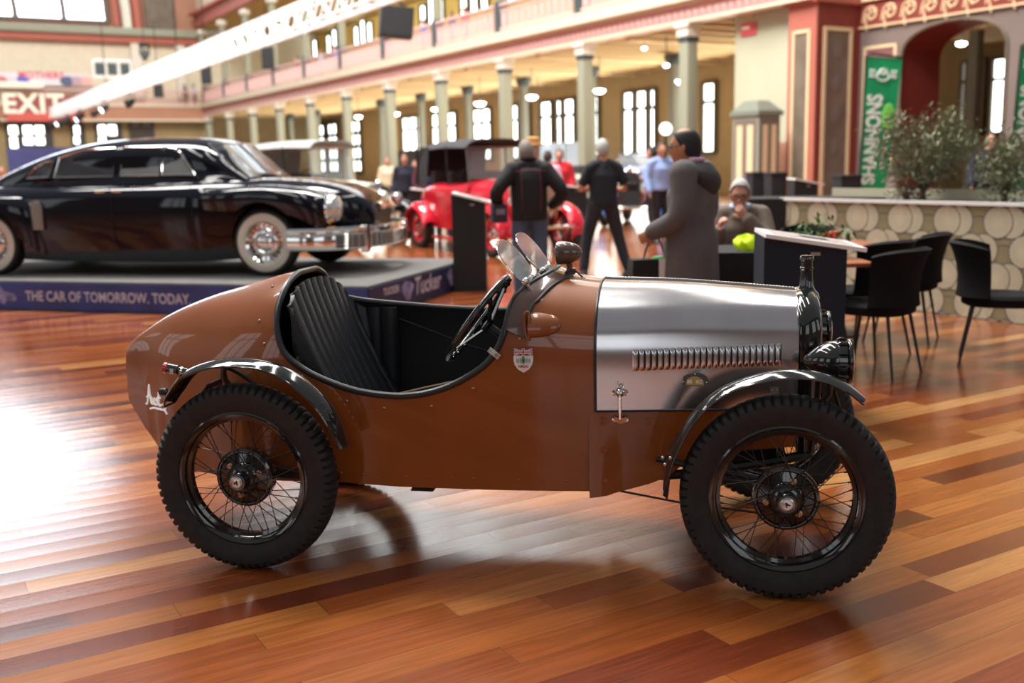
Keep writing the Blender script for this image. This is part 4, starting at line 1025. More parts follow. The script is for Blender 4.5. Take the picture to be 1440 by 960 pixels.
M['leafg'] = mat('green_leaf', lin((70, 104, 42)), .5, noise=.4, scale=12)
M['flower'] = mat('orange_flower', lin((214, 96, 66)), .6)
M['trunk'] = mat('tree_bark', lin((110, 88, 70)), .8)
# ---------------------------------------------------------------- platform
PA = atan2(-1.373, 4.23)
plat = thing('display_platform', 'low platform with a blue lettered skirt carrying the black saloon', 'platform', (-1.376, 9.857, 0), PA)
m = MB(); m.box((-3.9, 1.45, .16), (7.8, 2.9, .32)); m.build('deck', 'plat_top', plat, smooth=0)
m = MB(); m.box((-3.9, -.008, .155), (7.8, .016, .29)); m.build('front_skirt', 'plat_blue', plat, smooth=0)
m = MB(); m.box((.008, 1.45, .155), (.016, 2.9, .29)); m.build('side_skirt', 'plat_navy', plat, smooth=0)
def txt(s_, size, X, bold=0, shear=0, space=1):
    vs, fs = text_geo(s_, size, bold, shear, space); q = MB(); q.add([X @ Vector((a, b, 0)) for a, b, c in vs], fs); return q
XF = Matrix(((1, 0, 0, 0), (0, 0, -1, 0), (0, 1, 0, 0), (0, 0, 0, 1)))        # text standing in the xz plane, read from -y
def serif_txt(s_, size, X, bold, space): return txt(s_, size, X, bold, 0, space)
serif_txt('THE CAR OF TOMORROW. TODAY.', .150, T(-3.02, -.02, .155) @ XF @ Matrix.Diagonal((.86, 1, 1, 1)), .002, 1.0).build('skirt_lettering', 'skirt_text', plat, smooth=0)
for x0 in (-4.55, -1.25, -7.0):            # pale car silhouettes printed on the skirt
    m = MB(); pr = [(-.34, .03), (-.30, .10), (-.18, .12), (-.10, .19), (.05, .21), (.14, .19), (.20, .12), (.32, .10), (.36, .05), (.33, .02), (.22, .02), (.18, -.02), (.12, .02), (-.14, .02), (-.2, -.02), (-.26, .02)]
    m.prism(pr, .006, T(x0, -.016, .08) @ XF); m.build('printed_car', 'skirt_art', plat, smooth=0)
XS = Matrix(((0, 0, 1, 0), (1, 0, 0, 0), (0, 1, 0, 0), (0, 0, 0, 1)))         # text on the +x face
txt('Tucker', .26, T(.022, 1.45, .18) @ XS, .006, .2).build('script_lettering', 'skirt_text', plat, smooth=0)
txt('TUCKER', .10, T(.022, .50, .22) @ XS, .003).build('skirt_lettering', 'skirt_text', plat, smooth=0)
for yy in (.9, 2.2):
    m = MB(); m.prism([(.14 * cos(a) * (1 + .3 * sin(3 * a)), .10 * sin(a)) for a in [2 * pi * i / 20 for i in range(20)]], .005, T(.018, yy, .17) @ XS); m.build('printed_emblem', 'skirt_art', plat, smooth=0)
# ---------------------------------------------------------------- black saloon
sal = thing('saloon_car', 'large black fastback saloon with whitewall tyres standing on the blue platform', 'car', (-4.064, 12.286, .32), -.2358)
def sec_ring(x, w, z0, z1, n=3.0, k=10, wb=.92, mid=.55):
    half = []
    zm = z0 + (z1 - z0) * mid
    for i in range(5): t_ = i / 5; half.append((w * (wb + (1 - wb) * sin(t_ * pi / 2)), z0 + (zm - z0) * t_))
    for i in range(k + 1):
        q = pi / 2 * i / k; half.append((w * abs(cos(q)) ** (2 / n) if i < k else 0, zm + (z1 - zm) * sin(q) ** (2 / n)))
    return [Vector((x, -p[0], p[1])) for p in half] + [Vector((x, p[0], p[1])) for p in half[-2::-1]]
def loft_tab(name, tab, m_, parent, n=3.0, steps=40, mid=.55, wb=.92):
    """tab rows: x, half width, z bottom, z top"""
    x0, x1 = tab[0][0], tab[-1][0]; rings = []
    for i in range(steps + 1):
        x = x0 + (x1 - x0) * i / steps
        rings.append(sec_ring(x, smoothtab([(r[0], r[1]) for r in tab], x), smoothtab([(r[0], r[2]) for r in tab], x), smoothtab([(r[0], r[3]) for r in tab], x), n, mid=mid, wb=wb))
    q = MB(); q.loft(rings); return q.build(name, m_, parent, smooth=40)
loft_tab('body_shell', [(-2.75, .45, .42, .60), (-2.62, .72, .30, .80), (-2.3, .86, .24, .95), (-1.7, .90, .20, 1.03), (-.9, .92, .16, 1.06), (0, .93, .15, 1.06), (.9, .92, .15, 1.06), (1.3, .80, .17, 1.05), (1.9, .70, .22, 1.02), (2.3, .62, .28, .96), (2.6, .45, .35, .84), (2.72, .25, .42, .70)], 'carblack', sal, 3.6, 56, .62)
def blob(tab_, yc, name, mtl, parent, n=2.6, steps=24, mid=.5):
    q = MB(); rings = []
    for i in range(steps + 1):
        x = tab_[0][0] + (tab_[-1][0] - tab_[0][0]) * i / steps
        w, a, b = [smoothtab([(r[0], r[j]) for r in tab_], x) for j in (1, 2, 3)]
        rings.append([p + Vector((0, yc, 0)) for p in sec_ring(x, w, a, b, n, mid=mid)])
    q.loft(rings); return q.build(name, mtl, parent, smooth=40)
for sg in (-1, 1):
    blob([(.75, .04, .80, .90), (1.0, .16, .72, .93), (1.3, .24, .70, .96), (1.75, .25, .70, .97), (2.15, .245, .62, .93), (2.34, .215, .52, .88), (2.42, .17, .54, .85)], sg * .74, 'front_wing', 'carblack', sal)
    blob([(-2.55, .10, .45, .62), (-2.3, .20, .40, .82), (-1.9, .24, .50, .92), (-1.4, .23, .50, .92), (-1.1, .19, .30, .88), (-.98, .12, .22, .80), (-.9, .03, .25, .65)], sg * .76, 'rear_wing', 'carblack', sal)
    m = MB(); m.lathe([(.13, -.06), (.15, 0), (.15, .05), (.13, .10), (.07, .135), (0, .145)], 24, T(2.40, sg * .75, .71) @ RZ(sg * .12) @ RY(pi / 2), cap=False); m.build('headlamp', 'lens', sal)
    m = MB(); m.tube([Vector((2.40, sg * .75, .71)) + Vector((.02, cos(a) * .155, sin(a) * .155)) for a in [2 * pi * i / 24 for i in range(24)]], .014, 6, closed=True); m.build('headlamp_ring', 'chrome', sal)
    m = MB(); m.box((2.44, sg * .80, .50), (.05, .10, .04), .01); m.build('indicator_lamp', mat('amber%d' % sg, (.9, .35, .03), .2, coat=1, emit=(1, .4, .05), es=.4), sal)
# greenhouse
loft_tab('roof_and_pillars', [(-2.30, .40, .80, .92), (-1.85, .55, .85, 1.14), (-1.5, .62, .90, 1.27), (-1.1, .67, .95, 1.39), (-.6, .70, .98, 1.485), (0, .71, 1.0, 1.52), (.5, .70, 1.0, 1.51), (.85, .66, 1.0, 1.47), (1.06, .62, 1.0, 1.36), (1.2, .60, 1.0, 1.22), (1.38, .58, .98, 1.06)], 'carblack', sal, 3.0, 44, .35, 1.1)
def pane(poly, yw, name='side_window', mm='carglass', par=None, frame='chrome'):
    """poly in (x, z); pane laid on the flank of the greenhouse on the near and far side"""
    for sg in (-1, 1):
        def W3(a, b, o=0): t_ = (b - 1.0) / .5; return Vector((a, sg * (yw(a) - .155 * max(0, t_) ** 1.3 + o), b))
        q = MB(); n_ = len(poly); q.add([W3(a, b, .012) for a, b in poly], [tuple(range(n_))]); g = q.build(name, mm, par or sal, smooth=0)
        q = MB(); q.tube([W3(a, b, .014) for a, b in poly], .010, 6, closed=True); q.build('window_trim', frame, g)
yw = lambda a: .722 + (.02 if -1 < a < .9 else -.03 * (abs(a) - .9))
pane([(-1.28, 1.09), (-.98, 1.10), (-.93, 1.27), (-1.05, 1.27), (-1.2, 1.19)], yw)
pane([(-.90, 1.09), (-.16, 1.09), (-.16, 1.40), (-.55, 1.39), (-.86, 1.31)], yw)
pane([(-.06, 1.09), (.42, 1.09), (.42, 1.40), (-.06, 1.41)], yw, mm='clearglass')
pane([(.45, 1.09), (.86, 1.09), (.66, 1.33), (.58, 1.385), (.45, 1.395)], yw, mm='clearglass')
for sg in (-1, 1):
    q = MB(); G = []
    for i in range(9):
        t_ = i / 8; yy = sg * (.02 + .54 * t_); xx = 1.36 - .10 * t_ ** 2; row = []
        for j in range(5): s_ = j / 4; row.append(Vector((xx - .36 * s_ + .012, yy * (1 - .08 * s_), 1.07 + .345 * s_ + .012)))
        G.append(row)
    q.grid(G); g = q.build('windscreen', 'carglass', sal)
    q = MB(); q.tube([r[0] for r in G] + G[-1][1:] + [r[-1] for r in G[::-1]] + G[0][::-1][1:], .012, 6, closed=True); q.build('screen_trim', 'chrome', g)
# vent grille, handles, chrome strips
for sg in (-1, 1):
    q = MB(); q.prism([(-.07, -.16), (.07, -.16), (.07, .10), (.03, .16), (-.03, .16), (-.07, .12)], .02, T(-1.02, sg * .93 + (.01 if sg > 0 else .01), .68) @ XF); g = q.build('air_vent', 'steel', sal, smooth=0)
    q = MB()
    for i in range(9): q.box((-1.02, sg * .957, .55 + i * .032), (.12, .012, .010))
    q.build('vent_slats', 'chrome', g, smooth=0)
    for x in (-.18, .02): q = MB(); q.tube([(x - .06, sg * .955, .93), (x + .06, sg * .955, .93)], .014, 8); q.build('door_handle', 'chrome', sal)
    for x in (-.08, .9):
        q = MB(); q.box((x, sg * .932, .62), (.006, .008, .75)); q.build('door_seam', 'interior', sal, smooth=0)
q = MB(); q.tube([(2.74, -.2, .70), (2.74, 0, .73), (2.74, .2, .70)], .05, 10); q.build('centre_lamp_ring', 'chrome', sal)
# bumper with egg-crate grille
def bump_path(z, o=0): return spline([(2.02, -.98 - o, z), (2.30, -.97 - o, z), (2.62 + o, -.80, z), (2.80 + o, -.4, z), (2.84 + o, 0, z), (2.80 + o, .4, z), (2.62 + o, .80, z), (2.30, .97 + o, z), (2.02, .98 + o, z)], 5)
q = MB(); q.grid([[Vector(p) + Vector((0, 0, dz)) * 1 for p in bump_path(.37, ov)] for dz, ov in ((-.10, -.03), (-.09, .01), (-.05, .03), (.05, .03), (.10, .0), (.12, -.03))]); bp = q.build('bumper', 'chrome', sal)
q = MB(); q.tube(bump_path(.49, .02), .028, 8); q.build('bumper_top_bar', 'chrome', bp)
q = MB(); P_ = bump_path(.37, .036); P_ = P_[8:-8]
q.grid([[p + Vector((0, 0, dz)) for p in P_] for dz in (-.07, .06)]); q.build('grille_recess', 'interior', bp)
q = MB(); P_ = bump_path(.37, .045)[8:-8]
for dz in (-.07, -.035, 0, .035, .065): q.tube([p + Vector((0, 0, dz)) for p in P_], .005, 5)
for p in P_[::1]: q.cyl(p + Vector((0, 0, -.07)), p + Vector((0, 0, .065)), .006, n=5)
q.build('grille_bars', 'chrome', bp)
for y in (-.6, .6): q = MB(); q.box((2.74, y, .38), (.10, .07, .30), .03); q.build('bumper_guard', 'chrome', bp)
def road_wheel(parent, R_, w_, side, loc, kind, pm='carred'):
    g = bpy.data.objects.new('road_wheel', None); COL.objects.link(g); g.parent = parent; g.location = loc; g.rotation_euler = (0, 0, 0 if side < 0 else pi)
    rim_ = R_ * (.56 if kind != 'wire' else .68)
    tyre_mesh(R_, w_, rim_, 36, False).build('tyre', 'tyre', g)
    A = RX(pi / 2); h = w_ / 2
    if kind == 'whitewall':
        q = MB(); q.lathe([(R_ * .62, h * .90), (R_ * .66, h * 1.02), (R_ * .85, h * 1.01), (R_ * .88, h * .94)], 40, A, cap=False); q.build('whitewall', 'whitewall', g)
        q = MB(); q.lathe([(R_ * .62, h * .9), (R_ * .60, h * 1.0), (R_ * .54, h * .75), (R_ * .42, h * .70), (R_ * .36, h * .86), (R_ * .30, h * .88), (R_ * .26, h * .74), (R_ * .16, h * .95), (R_ * .08, h * 1.02), (0, h * 1.03)], 40, A, cap=False); q.build('hubcap', 'chrome', g)
        q = MB()
        for k in range(20): a = 2 * pi * k / 20; q.box((R_ * .48 * cos(a), -h * .76, R_ * .48 * sin(a)), (.03, .012, .012), X=RY(-a))
        q.build('hubcap_slots', 'interior', g)
    else:
        q = MB(); q.lathe([(rim_ + .01, -.8 * h), (rim_ + .01, .8 * h), (rim_ - .02, .6 * h), (rim_ - .04, 0), (rim_ - .02, -.6 * h)], 40, A, cap=False); q.build('rim', pm, g)
        q = MB(); q.lathe([(0, -h * .5), (.09, -h * .5), (.10, h * .3), (.05, h * .5), (.045, h * 1.1), (0, h * 1.2)], 20, A, cap=False); q.build('hub', 'chrome', g)
        q = MB(); ns = 24 if kind == 'wire' else 12
        for k in range(ns):
            a = 2 * pi * k / ns; off = .5 * (1 if k % 2 else -1) * (kind == 'wire'); r_ = .005 if kind == 'wire' else .022
            q.cyl((.06 * cos(a + off), -h * .3, .06 * sin(a + off)), ((rim_ - .02) * cos(a), 0, (rim_ - .02) * sin(a)), r_, n=5)
        q.build('spokes', pm, g)
    return g
for sx, hx in ((1.70, .36), (-1.70, .36)):
    for sg in (-1, 1): road_wheel(sal, .36, .19, sg, (sx, sg * .80, hx), 'whitewall')
# wheel wells cut through the flanks
wells = []
for x in (-1.70, 1.70):
    for sg in (-1, 1):
        q = MB(); q.lathe([(0, 0), (.425, 0), (.425, .5), (0, .5)], 36, T(x, sg * .62, .37) @ RX(-sg * pi / 2), cap=False); wells.append(all_one(q.build('well', ['carblack', 'interior'], sal)))
bpy.context.view_layer.update()
for part_ in [c for c in kids(sal) if c.name.split('.')[0] in ('body_shell', 'front_wing', 'rear_wing')]:
    part_.data.materials.append(M['interior'])
    for w_ in wells: md = part_.modifiers.new('b', 'BOOLEAN'); md.operation = 'DIFFERENCE'; md.object = w_; md.solver = 'EXACT'
    dg = bpy.context.evaluated_depsgraph_get(); dg.update(); me = bpy.data.meshes.new_from_object(part_.evaluated_get(dg)); part_.modifiers.clear(); part_.data = me
    bm = bmesh.new(); bm.from_mesh(me)
    for f in bm.faces: f.smooth = True
    for e in bm.edges: e.smooth = not (len(e.link_faces) != 2 or e.calc_face_angle(0) > R(38))
    bm.to_mesh(me); bm.free()
for w_ in wells: bpy.data.objects.remove(w_)
q = MB(); q.box((.3, 0, .92), (1.9, 1.2, .12), .04); q.build('seat_bench', 'darkin', sal)
# ---------------------------------------------------------------- vintage cars of the rear rows
def old_car(label, loc, rz, paint, wb=2.7, tr=.66, R_=.36, hood=None, wing='sweep', wkind='wire', wpaint='carred', body='touring', wingpaint=None, roofz=1.86, bz=1.22):
    c = thing('vintage_touring_car', label, 'car', loc, rz); f = wb / 2; wp = wingpaint or paint
    loft_tab('body_tub', [(-f - .55, .30, .45, .80), (-f - .3, .50, .42, 1.0), (-f + .2, .60, .38, bz - .06), (-.1, .62, .36, bz - .05), (.35, .58, .36, bz)], paint, c, 4.0, 24, .7)
    loft_tab('bonnet', [(.35, .55, .42, bz), (.8, .45, .42, bz - .02), (f + .05, .30, .42, bz - .08)], paint, c, 2.8, 14, .6)
    q = MB(); q.loft([sec_ring(f + .05, .31, .40, bz - .06, 3), sec_ring(f + .16, .31, .40, bz - .06, 3), sec_ring(f + .18, .27, .44, bz - .11, 3)]); g = q.build('radiator_shell', 'chrome', c)
    q = MB(); q.loft([sec_ring(f + .175, .25, .46, bz - .13, 3), sec_ring(f + .19, .25, .46, bz - .13, 3)]); q.build('radiator_core', 'interior', g)
    q = MB(); q.lathe([(.04, 0), (.045, .03), (.02, .06), (.03, .09), (0, .11)], 14, T(f + .1, 0, bz - .07), cap=False); q.build('radiator_cap', 'chrome', c)
    for sg in (-1, 1):
        for k, xw in enumerate((-f, f)):
            road_wheel(c, R_, .14, sg, (xw, sg * tr, R_), wkind, wpaint)
            G = []; RR = R_ + .10
            if xw > 0: path = [(xw + RR * cos(a), R_ + RR * sin(a) * 1.02) for a in [R(-5) + R(125) * i / 12 for i in range(13)]] + [(xw - .55, R_ + .05), (xw - .85, R_ - .10)]
            else: path = [(xw - .80 * RR, R_ - .05)] + [(xw + RR * cos(a), R_ + RR * sin(a) * 1.02) for a in [R(165) - R(150) * i / 12 for i in range(13)]]
            P_ = [(p.x, p.z) for p in spline([(a, 0, b) for a, b in path], 2)]
            for (a, b) in P_:
                row = []
                for j in range(9):
                    s_ = -1 + j / 4; row.append(Vector((a, sg * (tr + .02) + s_ * .15, b - .06 * s_ * s_ - .05 * abs(s_) ** 6)))
                G.append(row)
            q = MB(); q.grid(G); q.build('wing', wp, c, solid=.012)
        q = MB(); q.box((0, sg * (tr + .02), R_ - .12), (wb - 1.5, .26, .04), .015); q.build('running_board', 'satin' if wp != 'carred' else wp, c)
        q = MB(); q.lathe([(0, -.16), (.08, -.12), (.115, -.02), (.12, .04), (.115, .05)], 20, T(f + .22, sg * .38, .86) @ RY(pi / 2), cap=False); h_ = q.build('headlamp', 'chrome', c)
        q = MB(); q.lathe([(.115, .045), (.06, .07), (0, .075)], 20, T(f + .22, sg * .38, .86) @ RY(pi / 2), cap=False); q.build('headlamp_glass', 'lens', h_)
        q = MB(); q.cyl((f + .20, sg * .38, .76), (f + .12, sg * .30, .55), .016, n=8); q.build('lamp_stay', 'chrome', h_)
    # windscreen frame and glass
    q = MB(); q.tube([(.32, -.52, bz - .03), (.24, -.52, roofz - .14), (.24, .52, roofz - .14), (.32, .52, bz - .03)], .016, 6); ws = q.build('windscreen_frame', 'chrome', c)
    q = MB(); q.add([(.315, -.5, bz), (.245, -.5, roofz - .16), (.245, .5, roofz - .16), (.315, .5, bz)], [(0, 1, 2, 3)]); q.build('windscreen_glass', 'clearglass', ws, smooth=0)
    if hood:
        q = MB(); G = []
        for i in range(17):
            t_ = i / 16; x = .38 - (f + .75) * t_; zc = roofz + .04 * sin(pi * t_) - .05 * t_ - (.55 * max(0, (t_ - .86) / .14)); row = []
            for j in range(11):
                s_ = -1 + j / 5; row.append(Vector((x, s_ * (.62 - .04 * t_), zc - .05 * s_ * s_ - .10 * abs(s_) ** 8)))
            G.append(row)
        q.grid(G); hd = q.build('folding_hood', hood, c, solid=.025)
        for x in (-.35, -f - .2):
            q = MB(); q.tube([(x, -.58, bz - .1), (x - .03, -.585, roofz - .1)], .018, 6); q.tube([(x, .58, bz - .1), (x - .03, .585, roofz - .1)], .018, 6); q.build('hood_frame', 'satin', hd)
        for sg in (-1, 1):
            q = MB(); q.add([(-f + .15, sg * .585, bz - .1), (-f - .28, sg * .57, bz - .12), (-f - .30, sg * .56, roofz - .25), (-f - .05, sg * .585, roofz - .1), (-f + .3, sg * .59, roofz - .1)], [(0, 1, 2, 3, 4)])
            q.build('hood_quarter', hood, hd, smooth=0, solid=.01)
    q = MB(); q.box((-f + .25, 0, bz - .1), (.18, 1.05, .5), .06); q.box((-.45, 0, bz - .1), (.16, 1.05, .45), .06); q.build('seat_back', 'darkin', c)
    q = MB(); q.tube([Vector((-.1, -.28, bz + .02)) + Vector((.12 * sin(a) * .5, .19 * cos(a), .19 * sin(a))) for a in [2 * pi * i / 20 for i in range(20)]], .012, 6, closed=True); q.build('steering_wheel', 'interior', c)
    q = MB(); q.tube([(f + .42, -.62, .44), (f + .47, 0, .45), (f + .42, .62, .44)], .03, 8); q.build('front_bumper', 'chrome', c)
    return c
rc = old_car('bright red vintage tourer with a raised black hood and red wire wheels', (-.361, 17.899, 0), -1.0494, 'carred', 2.71, .65, .36, 'hoodcloth', roofz=1.88)
q = MB(); q.lathe([(.15, 0), (.15, .02), (0, .03)], 20, T(1.60, .38, .86) @ RY(pi / 2)); q.build('spot_lamp', 'lens', rc)
txt('0', .22, T(1.74, .02, .50) @ XS, .01).build('number', 'bwhite', rc, smooth=0)
cc = old_car('pale green-white vintage tourer with grey cloth hood behind the black saloon', (-3.65, 20.3, 0), -.62, 'carcream', 2.8, .66, .37, 'hoodgrey', wpaint='carcream', wingpaint='carblack', roofz=1.98)
bc = old_car('blue veteran car with brass lamps seen beyond the man in the black T-shirt', (3.15, 24.6, 0), -1.9, 'carblue', 2.4, .62, .38, None, wkind='artillery', wpaint='gold', roofz=1.75, bz=1.35)
cr2 = old_car('cream vintage car partly hidden behind the small white-topped stand', (1.45, 30.0, 0), -2.0, 'carcream', 2.4, .6, .34, None, wpaint='carcream', roofz=1.62, bz=1.22)
# ---------------------------------------------------------------- display stands
def stand(label, loc, rz, w_, d_, z0, z1, mm='stand', over=.10):
    """side profile sloping from z0 (local -x) down to z1 (local +x)"""
    t = thing('display_stand', label, 'stand', loc, rz)
    q = MB(); q.add([(-w_ / 2, -d_ / 2, 0), (w_ / 2, -d_ / 2, 0), (w_ / 2, -d_ / 2, z1), (-w_ / 2, -d_ / 2, z0), (-w_ / 2, d_ / 2, 0), (w_ / 2, d_ / 2, 0), (w_ / 2, d_ / 2, z1), (-w_ / 2, d_ / 2, z0)],
                    [(0, 1, 2, 3), (7, 6, 5, 4), (0, 3, 7, 4), (1, 5, 6, 2), (3, 2, 6, 7), (0, 4, 5, 1)])
    q.build('plinth', mm, t, smooth=0)
    sl = (z1 - z0) / w_; a = -math.atan(sl)
    q = MB(); q.box((over / 2, 0, (z0 + z1) / 2 + sl * over / 2 + .014), (w_ + over, d_ + .06, .022), X=RY(a)); b_ = q.build('info_board', 'board', t, smooth=0)
    q = MB(); q.box((over / 2, 0, (z0 + z1) / 2 + sl * over / 2 + .0262), ((w_ + over) * .8, d_ * .8, .002), X=RY(a)); q.build('printed_sheet', 'boardart', b_, smooth=0)
    q = MB(); q.box((.08, 0, (z0 + z1) / 2 + sl * .08 + .0285), ((w_ + over) * .28, d_ * .3, .002), X=RY(a)); q.build('printed_photo', 'stand2', b_, smooth=0)
    q = MB(); q.box((w_ * .12, -d_ / 2 - .003, z1 - .02), (.05, .006, .018)); q.build('catch', 'steel', t, smooth=0)
    return t
stand('dark blue-grey information stand with sloping white board behind the radiator', (1.635, 5.84, 0), -.12, .44, .48, 1.02, .95)
stand('tall narrow black stand with sloping white board beside the blue platform', (-.47, 12.15, 0), 0, .385, .45, 1.12, 1.02, 'stand2')
stand('black stand with white top left of the man in navy near the red car', at(594, 270, 19.8).xy.to_3d(), 0, .42, .4, 1.02, .96, 'stand2')
stand('grey stand with white top standing left of the man in the black T-shirt', at(806, 270, 18.6).xy.to_3d(), 0, .46, .45, 1.05, .98, 'stand2')
stand('black stand with white top in front of the red pier', at(1128, 262, 15.5).xy.to_3d(), 0, .34, .4, 1.13, 1.06, 'stand2')
for i, (px, Y, w_, h_) in enumerate(((1190, 17.5, .35, 1.15), (1090, 19, .28, 1.2), (1062, 20, .24, 1.2))):
    P_ = at(px, 262, Y); q = MB(); q.box((0, 0, h_ / 2), (w_, .4, h_), .01); q.box((0, 0, h_ - .03), (w_ + .03, .43, .04), .01); o = q.build('plinth_box', 'stand2'); place(o, (P_.x, Y, 0), .1)
    tag(o, ['plain black plinth left of the nearest green banner', 'small black plinth to the left of the white-topped stand by the red pier', 'small black plinth next to the tall grey-green cabinet'][i], 'plinth')
# ---------------------------------------------------------------- cafe chairs and tables
def make_chair():
    c = thing('cafe_chair', 'x', 'chair')
    q = MB(); G = []
    for i in range(19):
        a = -1 + i / 9; ang_ = a * R(78); row = []
        for j in range(11):
            t_ = j / 10; top = .86 - .05 * abs(a) ** 3; z = .47 + (top - .47) * t_; r_ = .235 - .03 * (t_ * (1 - t_)) * 4 + .012 * t_
            row.append(Vector((-.02 - r_ * cos(ang_) * (1 + .22 * t_), r_ * sin(ang_) * (1.02 if t_ < .5 else 1.02 - .16 * (t_ - .5) * abs(a) ** 2), z)))
        G.append(row)
    q.grid(G); q.build('backrest', 'chairblk', c, solid=.035)
    q = MB(); q.loft([[Vector((.0 + (.25 + e) * abs(cos(t_)) ** .75 * (1 if cos(t_) > 0 else -1), (.235 + e) * abs(sin(t_)) ** .75 * (1 if sin(t_) > 0 else -1), z)) for t_ in [2 * pi * i / 28 for i in range(28)]] for z, e in ((.41, -.03), (.425, 0), (.47, .005), (.49, -.015), (.495, -.06))]); q.build('seat', 'chairblk', c)
    for sx in (-1, 1):
        for sy in (-1, 1): q = MB(); q.cyl((sx * .17, sy * .16, .42), (sx * .245, sy * .215, 0), .0125, .0085, n=8); q.build('leg', 'satin', c)
    return c
ch = make_chair(); spots = [
    (3.40, 7.10, -.42, 'black upholstered cafe chair facing right, rightmost in front of the patterned planter'),
    (2.44, 6.86, 2.35, 'black cafe chair seen from behind, right next to the near information stand'),
    (3.10, 8.10, 2.6, 'black cafe chair with angular back right behind the nearest chair'),
    (2.62, 7.55, 2.2, 'black cafe chair half hidden behind the nearest chair back'),
    (2.58, 8.95, -1.9, 'black cafe chair on the far side of the wooden table by the planter'),
    (2.32, 8.05, .5, 'black cafe chair left of the wooden table behind the flower box')]
for i, (x, y, a, l) in enumerate(spots):
    t = ch if i == 0 else dup(ch); place(t, (x, y, 0), a); t['label'] = l; t['group'] = 'black cafe chairs'
def table(label, x, y):
    t = thing('cafe_table', label, 'table', (x, y, 0))
    q = MB(); q.box((0, 0, .735), (.66, .66, .03), .012); q.build('tabletop', 'wood', t)
    q = MB(); q.cyl((0, 0, .03), (0, 0, .72), .03, n=12); q.build('pedestal', 'satin', t)
    q = MB(); q.lathe([(.22, 0), (.22, .012), (.04, .03)], 24); q.build('base', 'satin', t)
table('wooden-topped cafe table in front of the patterned planter, near its left end', 2.66, 8.45)
table('wooden-topped cafe table half hidden behind the near information stand', 2.10, 7.15)
# flower box
fb = thing('flower_box', 'small planted box of green leaves and orange-red flowers behind the near stand', 'plant', (2.18, 7.25, .75))
q = MB(); q.box((0, 0, .05), (.26, .14, .10), .01); q.build('box', 'stand2', fb)
random.seed(3); q = MB(); fq = MB()
for i in range(240):
    a = random.uniform(0, 2 * pi); r_ = random.random() ** .5; c_ = Vector((.24 * r_ * cos(a), .13 * r_ * sin(a), .12 + random.random() * .20 * (1.2 - r_)))
    d = Vector((random.uniform(-1, 1), random.uniform(-1, 1), random.uniform(-.2, 1))).normalized() * .035; s_ = d.cross(Vector((0, 0, 1))).normalized() * .011
    q.add([c_ - d, c_ + s_, c_ + d, c_ - s_], [(0, 1, 2, 3)])
for i in range(18):
    c_ = Vector((random.uniform(-.02, .12), random.uniform(-.12, .05), random.uniform(.12, .2))); fq.ell(c_, (.018, .018, .016), 8, m=5)
q.build('leaves', 'leafg', fb, smooth=0); fq.build('flowers', 'flower', fb)
# ---------------------------------------------------------------- patterned planter with the olive tree
PLU0, PLU1 = 1.5, 8.05
pl_ = thing('planter_partition', 'long waist-high planter faced with overlapping cream and olive fan shapes', 'planter')
q = hmb(); q.box(((PLU0 + PLU1) / 2, 8.62, .5), (PLU1 - PLU0, .80, 1.0)); q.build('trough', 'fan_d', pl_, smooth=0)
q = hmb()
for v in (8.22, 9.02): q.box(((PLU0 + PLU1) / 2, v, 1.015), (PLU1 - PLU0 + .04, .06, .03))
q.build('top_rail', 'board', pl_, smooth=0)
fc, fo, fdk = hmb(), hmb(), hmb(); random.seed(5)
def disc(mm, u, z, r_, off, v0=8.218, lines=True):
    pts = [(u + r_ * cos(a), v0 - off, z + r_ * sin(a)) for a in [2 * pi * i / 28 for i in range(28)]]
    pts = [(max(PLU0, min(PLU1, a)), b, max(.005, min(.998, c))) for a, b, c in pts]
    mm.add(pts, [tuple(range(28))])
    for k in range(24):
        a = 2 * pi * k / 24; b = a + .03
        P_ = [(u + r_ * .25 * cos(a), v0 - off - .0006, z + r_ * .25 * sin(a)), (u + r_ * .97 * cos(a), v0 - off - .0006, z + r_ * .97 * sin(a)), (u + r_ * .97 * cos(b), v0 - off - .0006, z + r_ * .97 * sin(b))]
        if all(PLU0 < p[0] < PLU1 and .01 < p[2] < .99 for p in P_): fdk.add(P_, [(0, 1, 2)])
def ringed(mm, u, z, r_, off):
    pts = [(max(PLU0, min(PLU1, u + (r_ + .009) * cos(a))), 8.218 - off + .0004, max(.004, min(.999, z + (r_ + .009) * sin(a)))) for a in [2 * pi * i / 28 for i in range(28)]]
    fdk.add(pts, [tuple(range(28))]); disc(mm, u, z, r_, off)
for i in range(26):
    u = PLU0 + .13 + i * .255
    for j in range(5):
        z = .86 - j * .245
        if (i + j) % 2: ringed(fc, u - .062, z, .135, .004); ringed(fc, u + .062, z, .135, .0055)
        else: ringed(fo, u, z + .085, .118, .001); ringed(fo, u, z - .075, .118, .0025)
fc.build('cream_fans', 'fan_c', pl_, smooth=0); fo.build('olive_fans', 'fan_o', pl_, smooth=0); fdk.build('fan_lines', 'fan_d', pl_, smooth=0)
q = hmb()
for i in range(20): q.add([(PLU0 + .3 * i + .15 * cos(a), 8.985, .93 + .1 * sin(a)) for a in [2 * pi * k / 20 for k in range(20)]], [tuple(range(20))])
q = hmb(); q.box(((PLU0 + PLU1) / 2, 8.98, 1.06), (PLU1 - PLU0, .02, .10)); q.build('rear_lip', 'fan_c', pl_, smooth=0)
